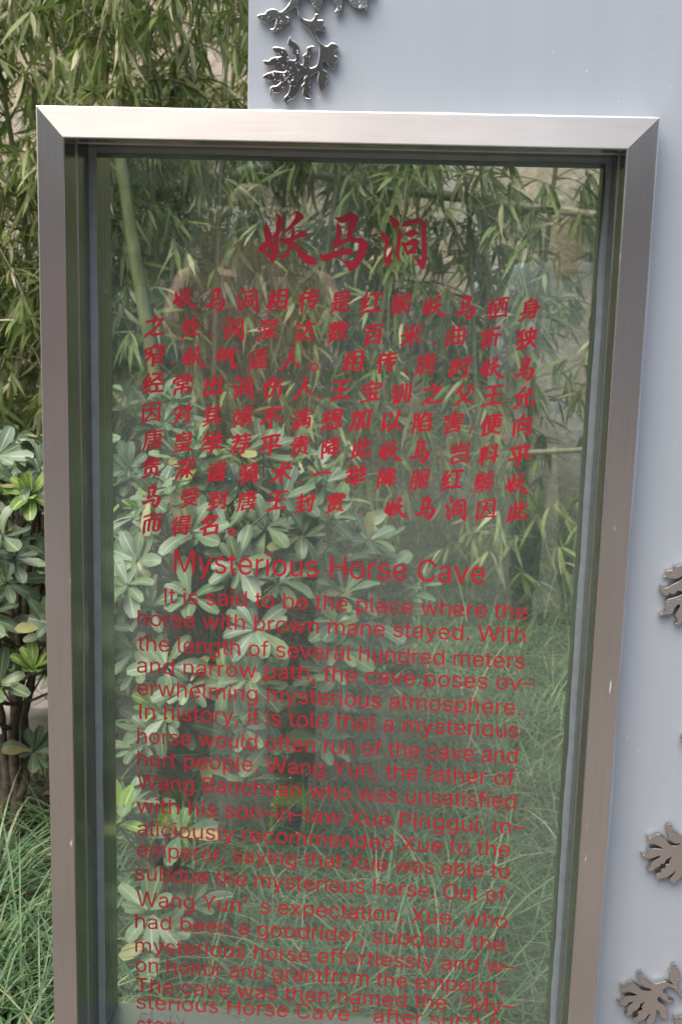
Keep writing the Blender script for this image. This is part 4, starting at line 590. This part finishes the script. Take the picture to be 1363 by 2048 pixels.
for key, ((ox, oy, k), lps) in ORN.items():
    for lp in lps:
        pts = catmull(lp, 3); yy = PY-OTK-.003
        q = np.array([at(ox+x*k, oy+y*k, yy)[[0, 2]] for x, y in pts])
        cu = bpy.data.curves.new('relief', 'CURVE'); cu.dimensions = '2D'; cu.fill_mode = 'BOTH'; cu.extrude = (OTK/2-.0009)*100; cu.bevel_depth = .09; cu.bevel_resolution = 1; cu.offset = -.06
        s = cu.splines.new('POLY'); s.points.add(len(q)-1); s.points.foreach_set('co', np.column_stack([q*100, np.zeros(len(q)), np.ones(len(q))]).astype(np.float32).ravel()); s.use_cyclic_u = True
        tmp = bpy.data.objects.new('tmp', cu); COL.objects.link(tmp)
        me = bpy.data.meshes.new_from_object(tmp.evaluated_get(bpy.context.evaluated_depsgraph_get())); bpy.data.objects.remove(tmp); bpy.data.curves.remove(cu)
        co = np.zeros(len(me.vertices)*3, np.float32); me.vertices.foreach_get('co', co); co = co.reshape(-1, 3)
        me.vertices.foreach_set('co', np.column_stack([co[:, 0]/100, PY-.003-OTK/2-co[:, 2]/100, co[:, 1]/100]).astype(np.float32).ravel()); me.materials.clear(); me.polygons.foreach_set('use_smooth', np.zeros(len(me.polygons), bool)); me.update()
        o = link('flower_relief', me, M['polished'], wall); o.location = (-1.2, -PY, 0)

# ------------------------------------------------------------------ bamboo
def unit(n): v = rng.normal(size=(n, 3)); return nrm(v)
BP = np.array([.12, .8, 1, .92, .7, .38, .03])
def bamboo_parts(seed, H, lean, z0, dens):
    global rng; rng = np.random.default_rng(seed)
    t = np.linspace(0, 1, 26); cx = lean[0]*t**2; cy = lean[1]*t**2; P = np.stack([cx, cy, H*t*(1-.08*t)], 1)
    rad = .011*(1-.75*t)+.002; nodes = []
    acu = Acc(); dens_t = np.linspace(0, 1, 26*6); PP = np.stack([np.interp(dens_t, t, P[:, k]) for k in range(3)], 1); rr = np.interp(dens_t, t, rad)
    nd = (np.arange(len(dens_t)) % 9 == 0); rr = rr*np.where(nd, 1.18, 1.0)
    V, F = tube(PP, rr, 8); acu.add(V, F, .5)
    abr = Acc(); B = []; D = []; 
    for zz in np.arange(z0, H*.97, .17):
        f = zz/H; b0 = np.array([np.interp(f, t, P[:, k]) for k in range(3)])
        for _ in range(dens):
            az = rng.random()*6.283; el = rng.uniform(.15, .9); ln = rng.uniform(.3, .75)*(1.05-.5*f)
            d = np.array([math.cos(az)*math.cos(el), math.sin(az)*math.cos(el), math.sin(el)]); s = np.linspace(0, 1, 9)
            br = b0+ln*(s[:, None]*d) - np.array([0, 0, 1])*(ln*.75*s**2.2)[:, None]
            V, F = tube(br, .0028*(1-.7*s)+.0006, 4); abr.add(V, F, .5)
            for q in np.linspace(.25, 1, 6):
                o = np.array([np.interp(q, s, br[:, k]) for k in range(3)]); td = nrm(d*.5+rng.normal(size=3)*.6+np.array([0, 0, -.35])); tl = rng.uniform(.04, .13)
                e = o+td*tl; V, F = tube(np.array([o, (o+e)/2+[0, 0, .008], e]), [.0012, .001, .0007], 3); abr.add(V, F, .5)
                for r in range(rng.integers(5, 9)):
                    B.append(o+(e-o)*rng.uniform(.55, 1)); D.append(nrm(td*.55+rng.normal(size=3)*.55+np.array([0, 0, -.7])))
    B = np.array(B); D = np.array(D); n = len(B); al = Acc()
    tone = np.clip(rng.normal(.46, .22, n), 0, .88); dry = rng.random(n) < .11; tone = np.where(dry, rng.uniform(.9, 1, n), tone)
    leaves(al, B, D, np.array([0, 0, 1.])+rng.normal(size=(n, 3))*.45, rng.uniform(.08, .155, n), rng.uniform(.0105, .0175, n), rng.uniform(.2, .9, n), BP, .12, tone)
    return acu.mesh('culm', True), abr.mesh('branch'), al.mesh('foliage')
protos = [bamboo_parts(11, 3.2, (.35, -.25), .45, 3), bamboo_parts(12, 2.9, (-.3, -.4), .35, 2), bamboo_parts(13, 3.4, (.1, -.5), .6, 2), bamboo_parts(14, 2.6, (-.45, -.1), .3, 2)]
rng = np.random.default_rng(21)
spots = []
def sp(px, y, py=900): p = at(px, py, y); spots.append((p[0], y))
for px, y in ((-60, 2.2), (30, 2.5), (120, 2.9), (60, 1.95), (190, 2.3), (250, 2.75), (330, 2.4), (300, 3.15), (400, 2.9), (420, 2.3), (480, 2.55), (540, 3.0), (600, 2.6), (640, 3.2), (-140, 2.8), (700, 2.75), (-40, 3.3), (-150, 2.0), (150, 3.4), (420, 3.4), (770, 3.3), (960, 2.8), (1050, 3.3), (1290, 2.7), (1400, 3.2), (-20, 3.5), (60, 3.2), (210, 3.55), (990, 2.95), (340, 3.6), (560, 3.5), (110, 2.3)): sp(px, y)
BL = 'leafy green bamboo plant with slim culm and drooping narrow leaves by earth bank'
for k, (x, y) in enumerate(spots):
    root = empty('bamboo_plant', (x, y, float(terrain(np.array(x), np.array(y)))-.02), rng.random()*6.283)
    sc = rng.uniform(.85, 1.1); root.scale = (sc, sc, sc*rng.uniform(.9, 1.1))
    tag(root, BL, 'bamboo', 'bamboo plants growing in front of the earth bank')
    c, b, f = protos[k % 4]
    link('culm', c, M['culm'], root); link('branch', b, M['twig'], root); link('foliage', f, M['bamboo_leaf'], root)
def pole(name, a, b, rad, label, nn=6, mt='old_culm'):
    a, b = np.array(a), np.array(b); s = np.linspace(0, 1, nn*10+1); P = a+(b-a)*s[:, None]
    P = P+np.array([0, 0, 1])*(-.02*np.sin(s*3.14))[:, None] if abs(b[2]-a[2]) < 1 else P+np.array([1, 0, 0])*(.015*np.sin(s*5))[:, None]
    r = rad*(1.08-.2*s)*np.where(np.arange(len(s)) % 10 == 0, 1.14, 1.0); V, F = tube(P, r, 14)
    o = link(name, npmesh(name, V, F), M[mt]); tag(o, label, 'bamboo pole'); return o
pole('bamboo_pole', at(470, 318, 3.0), at(1330, 445, 2.9), .0165, 'straight cut bamboo pole sloping down to the right across upper glass', 8)
pole('bamboo_pole', at(560, 908, 2.9), at(1300, 890, 2.75), .0115, 'level cut bamboo pole crossing the middle of the glass above grass', 8)
tp = at(236, 200, 2.0); bt = at(300, 690, 2.0); dd = (bt-tp)/(bt[2]-tp[2]); pole('bamboo_pole', bt+dd*(.05-bt[2]), tp, .0195, 'thick upright bamboo pole leaning at left edge of the glass', 9, 'culm')

# ------------------------------------------------------------------ broad-leaved shrubs
SP = np.array([.14, .38, .66, .9, 1, .86, .45]); 
def shrub(loc, rad, hgt, n_wh, n_young, seed, label):
    n_wh = int(n_wh*1.35)
    global rng; rng = np.random.default_rng(seed)
    root = empty('broadleaf_shrub', loc); tag(root, label, 'shrub', 'shrubs behind the sign')
    st = Acc(); lf = Acc(); yg = Acc(); tips = []
    nm = 6; mains = []
    for k in range(nm):
        az = k*6.283/nm+rng.random(); r = rng.uniform(.25, .6)*rad; s = np.linspace(0, 1, 12)
        p = np.stack([math.cos(az)*r*s**1.3, math.sin(az)*r*s**1.3, hgt*.8*s], 1)+np.cumsum(rng.normal(size=(12, 3))*.008, 0); p[0] = (math.cos(az)*.05, math.sin(az)*.05, -.02)
        V, F = tube(p, .013*(1-.65*s)+.001, 7); st.add(V, F); mains.append(p)
    mp = np.concatenate([m_[3:] for m_ in mains])
    for k in range(n_wh+n_young):
        for _ in range(30):
            v = rng.normal(size=3); v /= np.linalg.norm(v); q = rng.uniform(.5, 1)**.5
            c = np.array([v[0]*rad*q, v[1]*rad*q, hgt*.56+v[2]*hgt*.44*q])
            if c[2] > (.36 if rng.random() < .8 else .14)*hgt and (not tips or min(np.linalg.norm(np.array(tips)-c, axis=1)) > .036): break
        tips.append(c); j = mp[np.argmin(np.linalg.norm(mp-c+np.array([0, 0, .12]), axis=1))]
        s = np.linspace(0, 1, 6)[:, None]; mid = (j+c)/2+np.array([0, 0, -.03])
        br = j*(1-s)**2+2*mid*s*(1-s)+c*s*s; V, F = tube(br, .0042*(1-.6*s[:, 0]), 5); st.add(V, F)
        ax = nrm(np.array([v[0]*.5, v[1]*.5-.15, .75])+rng.normal(size=3)*.2); young = k >= n_wh
        nl = rng.integers(7, 12); az = np.arange(nl)*2.4+rng.random()*6.28
        e1 = nrm(np.cross(ax, [.3, .9, .2])); e2 = np.cross(ax, e1)
        spread = rng.uniform(.35, .9, nl) if young else rng.uniform(.65, 1.75, nl)
        D = np.cos(spread)[:, None]*ax+np.sin(spread)[:, None]*(np.cos(az)[:, None]*e1+np.sin(az)[:, None]*e2)
        L = rng.uniform(.05, .078, nl) if young else rng.uniform(.045, .09, nl)
        B = c+D*.006-ax*rng.uniform(0, .02, nl)[:, None]
        leaves(yg if young else lf, B, D, ax+rng.normal(size=(nl, 3))*.12, L, L*rng.uniform(.34, .46, nl), rng.uniform(-.3, 1.0, nl), SP, .22, np.clip(rng.normal(.5, .25, nl), 0, 1), .1)
    link('stem', st.mesh('stem'), M['bark'], root); link('foliage', lf.mesh('foliage'), M['shrub_leaf'], root)
    if n_young: link('young_leaves', yg.mesh('young_leaves'), M['young_leaf'], root)
    return root
def gpos(px, y):
    p = at(px, 1300, y); return (p[0], y, float(terrain(np.array(p[0]), np.array(y))))
shrub(gpos(470, 1.15), .36, 1.02, 105, 18, 31, 'bushy grey-green shrub with whorled rounded leaves behind lower left of glass')
shrub(gpos(20, 1.2), .27, 1.02, 66, 16, 32, 'grey-green shrub with yellow-green new shoots left of the steel frame')
shrub(gpos(240, 1.6), .33, 1.1, 80, 5, 33, 'taller leafy shrub standing behind and between the two nearer shrubs')
shrub(gpos(640, 1.35), .3, .8, 62, 6, 34, 'low grey-green shrub behind the middle of the glass beside the grass')
shrub(gpos(290, .62), .13, .46, 11, 1, 35, 'small open shrub of few leaf whorls close behind the bottom of the glass')

# ------------------------------------------------------------------ grass and fallen leaves
rng = np.random.default_rng(44)
ga = Acc(); cen = []
def want(x, y):
    """grass cover: thick on the right and at the far left, bare soil under the shrubs"""
    u = (x-CAM[0])/(y-CAM[1]); px = 681+ (u+.065)*2450
    if px < 130: return .6 if y < 1.05 else .2
    if px < 560: return .22 if y < .75 else .10
    if px < 700: return .65
    return 1.0
GP = np.array([.7, 1, .95, .85, .7, .45, .05])
while len(cen) < 2000:
    y = .2+3.9*rng.random()**1.25; x = CAM[0]+(y-CAM[1])*rng.uniform(-.40, .40)
    if rng.random() < want(x, y): cen.append((x, y))
for x, y in cen:
    n = int(rng.integers(14, 26)); z = float(terrain(np.array(x), np.array(y))); az = rng.random(n)*6.283
    o = np.stack([np.cos(az), np.sin(az), 0*az], 1); lean = rng.uniform(.15, 1.0, n)
    D = np.array([0, 0, 1.])*np.cos(lean)[:, None]+o*np.sin(lean)[:, None]; big = rng.uniform(.75, 1.2)
    tone = np.clip(rng.normal(.45, .2, n), 0, .9); tone = np.where(rng.random(n) < .08, rng.uniform(.9, 1, n), tone)
    leaves(ga, np.array([x, y, z-.01])+o*rng.uniform(0, .035, n)[:, None], D, -o, rng.uniform(.2, .42, n)*big, rng.uniform(.0036, .0072, n), rng.uniform(.9, 2.6, n), GP, .3, tone)
gr = link('grass', ga.mesh('grass'), M['grass'])
tag(gr, 'long arching dark green blades of border grass behind the sign', 'grass', kind='stuff')
la = Acc(); n = 900; y = .2+3.4*rng.random(n); x = CAM[0]+(y-CAM[1])*rng.uniform(-.38, .3, n); az = rng.random(n)*6.28
leaves(la, np.stack([x, y, terrain(x, y)+.006], 1), np.stack([np.cos(az), np.sin(az), rng.normal(size=n)*.15], 1), np.array([0, 0, 1.])+rng.normal(size=(n, 3))*.3, rng.uniform(.04, .1, n), rng.uniform(.012, .035, n), rng.uniform(-.8, .8, n), BP, .2, rng.random(n), .2)
tag(link('leaf_litter', la.mesh('leaf_litter'), M['litter']), 'dry brown fallen leaves lying on the soil', 'leaf litter', kind='stuff')
# pale stone slab on the ground at the left
bm = bmesh.new(); bmesh.ops.create_cube(bm, size=1); bmesh.ops.subdivide_edges(bm, edges=bm.edges[:], cuts=5, use_grid_fill=True)
for v in bm.verts:
    v.co.x *= .5; v.co.y *= .32; v.co.z *= .16
    v.co += Vector((mn.noise(v.co*7), mn.noise(v.co*7+Vector((5, 0, 0))), mn.noise(v.co*7+Vector((0, 9, 0)))))*.03
me = bpy.data.meshes.new('boulder'); bm.to_mesh(me); bm.free(); me.polygons.foreach_set('use_smooth', np.ones(len(me.polygons), bool))
p = at(-30, 1490, 1.55); so = link('boulder', me, M['stone']); so.location = (p[0], 1.75, p[2]); so.rotation_euler = (0, .1, .5)
tag(so, 'pale pinkish boulder on the ground beneath the shrub at far left', 'rock')

# ------------------------------------------------------------------ what stands in front of the sign and shows in its reflections
def skin(name, J, E_, mt, parent, sub=2):
    """J: name -> (x, y, z, radius); grown into one smooth surface along the edges"""
    keys = list(J); me = bpy.data.meshes.new(name); me.from_pydata([J[k][:3] for k in keys], [(keys.index(a), keys.index(b)) for a, b in E_], [])
    o = link(name, me, mt, parent); md = o.modifiers.new('skin', 'SKIN'); md.use_smooth_shade = True
    for v, k in zip(me.skin_vertices[0].data, keys):
        r = J[k][3]; v.radius = r if hasattr(r, '__len__') else (r, r)
    me.skin_vertices[0].data[0].use_root = True
    s = o.modifiers.new('sub', 'SUBSURF'); s.levels = sub; s.render_levels = sub; return o
def chain(ks): return list(zip(ks[:-1], ks[1:]))
M['skin'] = simple('skin', (.5, .3, .22), .5, 0, .08, 20, 0)
M['hair'] = simple('black_hair', (.02, .017, .015), .5, 0, .3, 60, .3)
M['pink'] = simple('pink_cloth', (.78, .4, .36), .85, 0, .1, 8, .2)
M['grey_cloth'] = simple('grey_cloth', (.27, .23, .22), .9, 0, .12, 10, .3)
M['white_cloth'] = simple('white_cloth', (.74, .74, .76), .85, 0, .08, 8, .2)
M['denim'] = simple('teal_denim', (.06, .13, .17), .85, 0, .15, 14, .2)
M['navy'] = simple('navy_canvas', (.02, .04, .08), .7, 0, .2, 30, .2)
M['lime'] = simple('lime_lace', (.7, .95, .08), .6, 0, .1, 30, .1)
M['compact'] = simple('lilac_plastic', (.3, .32, .5), .35, 0, .05, 20, 0)
def person(loc, rz, label, feet, hands, top, legs, shoe, lace, H=1.70):
    root = empty('person', loc, rz); tag(root, label, 'person')
    k = H/1.70; lk = .86*k
    J = {'pel': (0, 0, .93*k, (.13, .1)), 'wst': (0, .005, 1.08*k, (.12, .09)), 'chs': (0, .0, 1.27*k, (.135, .1)), 'nkb': (0, -.005, 1.42*k, (.075, .065)), 'nk': (0, .01, 1.475*k, .05),
         'jaw': (0, .03, 1.535*k, (.06, .07)), 'fac': (0, .025, 1.6*k, (.072, .088)), 'crn': (0, .01, 1.67*k, (.06, .075)), 'nos': (0, .125, 1.575*k, .012)}
    E_ = chain(['pel', 'wst', 'chs', 'nkb', 'nk', 'jaw', 'fac', 'crn'])+[('jaw', 'nos')]
    AJ, AE, LJ, LE = {}, [], {}, []
    for s, n in ((-1, 'l'), (1, 'r')):
        f = feet[0 if s < 0 else 1]; hd = np.array(hands[0 if s < 0 else 1]); sh = np.array((s*.175, -.01, 1.385*k))
        el = (sh+hd)/2+np.array([s*.04, -.03, -.15]); 
        A = {'sh'+n: (*sh, .06), 'el'+n: (*el, .042), 'wr'+n: (*hd, .028)}; E1 = [('chs', 'sh'+n), ('sh'+n, 'el'+n), ('el'+n, 'wr'+n)]
        d = nrm(hd-el); pm = hd+d*.075; A['pm'+n] = (*pm, (.036, .02)); E1.append(('wr'+n, 'pm'+n))
        side = nrm(np.cross(d, [0, 0, 1.]))
        for q in range(4):
            a = pm+side*(q-1.5)*.019+d*.03; b = a+d*(.028+.006*(q in (1, 2)))+np.array([0, .01, -.012]); c = b+d*.02+np.array([0, 0, -.024])
            for w_, p_, r_ in (('a', a, .0095), ('b', b, .0085), ('c', c, .007)): A[f'f{q}{w_}{n}'] = (*p_, r_)
            E1 += [('pm'+n, f'f{q}a{n}'), (f'f{q}a{n}', f'f{q}b{n}'), (f'f{q}b{n}', f'f{q}c{n}')]
        a = hd+d*.03-side*s*.035; b = a+d*.035-side*s*.012; A['t1'+n] = (*a, .011); A['t2'+n] = (*b, .009); E1 += [('wr'+n, 't1'+n), ('t1'+n, 't2'+n)]
        J.update(A); E_ += E1; AJ.update({'sh'+n: A['sh'+n], 'el'+n: A['el'+n], 'wr'+n: A['wr'+n]})
        hip = np.array((s*.09, 0, .88*k)); an = np.array((f[0], f[1]-.05, .08)); kn = (hip+an)/2+np.array([0, .05, .03])
        Lg = {'hp'+n: (*hip, .092), 'kn'+n: (*kn, .058), 'an'+n: (*an, .036)}; J.update(Lg); J['to'+n] = (f[0], f[1]+.12, .04, .03)
        E2 = [('pel', 'hp'+n), ('hp'+n, 'kn'+n), ('kn'+n, 'an'+n)]; E_ += E2+[('an'+n, 'to'+n)]; LJ.update(Lg); LE += E2
        sj = {'h': (f[0], f[1]-.07, .045, (.042, .045)), 'm': (f[0], f[1]+.04, .048, (.046, .045)), 't': (f[0]+s*.005, f[1]+.15, .034, (.044, .03)), 'c': (f[0], f[1]-.05, .1, .048)}
        so_ = skin('shoe', sj, [('h', 'm'), ('m', 't'), ('h', 'c')], shoe, root)
        lc = Acc()
        for q in range(7):
            yy = f[1]-.01+q*.021; xx = np.linspace(-.042, .042, 7); zz = .104-.008*q-(xx/.042)**2*.022
            V, F = tube(np.stack([f[0]+xx, np.full(7, yy), zz], 1), .0085, 6); lc.add(V, F)
        link('laces', lc.mesh('laces'), lace, so_)
    skin('body', J, E_, M['skin'], root)
    tj = {'pel': (0, 0, .9*k, (.15, .12)), 'wst': (0, .005, 1.08*k, (.148, .118)), 'chs': (0, 0, 1.27*k, (.162, .128)), 'nkb': (0, -.005, 1.41*k, (.088, .078))}; te = chain(['pel', 'wst', 'chs', 'nkb'])
    for n in 'lr':
        a, e, h_ = np.array(AJ['sh'+n][:3]), np.array(AJ['el'+n][:3]), np.array(AJ['wr'+n][:3])
        tj['sh'+n] = (*a, .078); tj['el'+n] = (*e, .058); tj['wr'+n] = (*(e+(h_-e)*.85), .042); te += [('chs', 'sh'+n), ('sh'+n, 'el'+n), ('el'+n, 'wr'+n)]
    skin('shirt', tj, te, top, root)
    pj = {'pel': (0, 0, .95*k, (.142, .112))}; pj.update({a: (*b[:3], b[3]+.02+(.012 if a[:2] == 'an' else 0)) for a, b in LJ.items()}); skin('trousers', pj, LE, legs, root)
    skin('hair', {'b': (0, -.035, 1.6*k, (.075, .07)), 't': (0, -.012, 1.67*k, (.074, .08)), 'f': (0, .055, 1.675*k, (.066, .045))}, [('b', 't'), ('t', 'f')], M['hair'], root)
    for s in (-1, 1):
        bm = bmesh.new(); bmesh.ops.create_uvsphere(bm, u_segments=10, v_segments=8, radius=.011); e = bpy.data.meshes.new('eye'); bm.to_mesh(e); bm.free()
        o = link('eye', e, M['hair'], root); o.location = (s*.031, .108, 1.61*k)
    return root
pr = person((-.335, -1.37, 0), 0, 'person in pink shirt and grey trousers photographing beside the camera, reflected in glass', [(-.13, .37), (.145, .19)], [(-.06, .3, 1.5), (.13, .3, 1.5)], M['pink'], M['grey_cloth'], M['navy'], M['lime'])
ph = empty('pocket_camera', (-.30, -.985, 1.55)); tag(ph, 'small lilac-blue pocket camera held up in the hands of the person in pink', 'camera')
def rbox(name, sx, sy, sz, mt, parent, loc=(0, 0, 0), bev=.004):
    bm = bmesh.new(); bmesh.ops.create_cube(bm, size=1)
    for v in bm.verts: v.co = Vector((v.co.x*sx, v.co.y*sy, v.co.z*sz))
    bmesh.ops.bevel(bm, geom=bm.edges[:], offset=bev, segments=2, profile=.5, affect='EDGES'); me = bpy.data.meshes.new(name); bm.to_mesh(me); bm.free()
    o = link(name, me, mt, parent); o.location = loc; return o
rbox('body', .105, .024, .062, M['compact'], ph)
V, F = tube([(0, .012, 0), (0, .03, 0), (0, .034, 0)], [.026, .025, .02], 24); link('lens', npmesh('lens', V, F), M['dark_gasket'], ph)
person((.68, -3.35, 0), .1, 'person in white shirt and teal trousers standing on the pavement behind the camera', [(-.1, .03), (.11, -.02)], [(-.24, .06, .92), (.2, .28, 1.2)], M['white_cloth'], M['denim'], M['navy'], M['navy'], 1.76)
# trees and a building across the pavement, its walls whitened to brighten reflections
def tree(loc, h, r, seed, label):
    global rng; rng = np.random.default_rng(seed); root = empty('leafy_tree', loc); tag(root, label, 'tree', 'trees across the pavement')
    tr_ = Acc(); lf = Acc(); s = np.linspace(0, 1, 10); tp = np.stack([.15*np.sin(s*2), .1*s, h*.62*s], 1); V, F = tube(tp, .16*(1-.6*s), 10); tr_.add(V, F)
    for k in range(16):
        v = unit(1)[0]; e = np.array([v[0]*r*.8, v[1]*r*.8, h*.72+v[2]*h*.22]); b = tp[4+k % 6]; q = np.linspace(0, 1, 6)[:, None]
        V, F = tube(b*(1-q)+e*q+np.array([0, 0, .2])*np.sin(q*3.1), .05*(1-.8*q[:, 0])+.006, 6); tr_.add(V, F)
    ctr = unit(90)*np.array([r, r, h*.3])*rng.uniform(.5, 1, (90, 1))+np.array([0, 0, h*.72]); n = 90*55
    B = np.repeat(ctr, 55, 0)+rng.normal(size=(n, 3))*.28
    leaves(lf, B, unit(n)+np.array([0, 0, -.4]), unit(n)+np.array([0, 0, 1]), rng.uniform(.1, .2, n), rng.uniform(.05, .09, n), .4, BP, .15, rng.random(n))
    link('trunk', tr_.mesh('trunk'), M['bark'], root); link('crown', lf.mesh('crown'), M['tree_leaf'], root)
for k, (x, y, h, r) in enumerate(((-4.6, -9, 6, 2.2), (-1.6, -13, 7, 2.2), (5.8, -8.5, 6.5, 2.2), (9, -12, 7, 2.6), (-8, -10.5, 7, 2.6))):
    tree((x, y, 0), h, r, 60+k, 'broad leafy tree standing across the pavement behind the camera')
M['brick'] = simple('plaster_paled_for_reflection', (.62, .57, .52), .9, 0, .2, 6, .2); M['roof'] = simple('grey_tiles', (.1, .1, .1), .85, 0, .2, 20, .3); M['dark_glass'] = simple('dark_window', (.02, .025, .03), .1, 0, .1, 5, 0)
bd = empty('plastered_building', (0, -16, 0)); tag(bd, 'long low building with grey roof across the pavement, plaster whitened to brighten reflections', 'building')
rbox('wall', 30, 3, 3.4, M['brick'], bd, (0, -1.5, 1.7), .02)
bm = bmesh.new(); vs = [bm.verts.new(p) for p in ((-15.6, .6, 3.35), (15.6, .6, 3.35), (15.6, -3.6, 3.35), (-15.6, -3.6, 3.35), (-15.6, -1.5, 4.9), (15.6, -1.5, 4.9))]
for f in ((0, 1, 5, 4), (2, 3, 4, 5), (0, 4, 3), (1, 2, 5), (3, 2, 1, 0)): bm.faces.new([vs[q] for q in f])
me = bpy.data.meshes.new('roof'); bm.to_mesh(me); bm.free(); link('roof', me, M['roof'], bd)
for k in range(7): wn = rbox('window', 1.5, .12, 1.4, M['roof'], bd, (-12+k*4, .02, 1.8), .01); rbox('pane', 1.3, .05, 1.2, M['dark_glass'], wn, (0, .05, 0), .005)
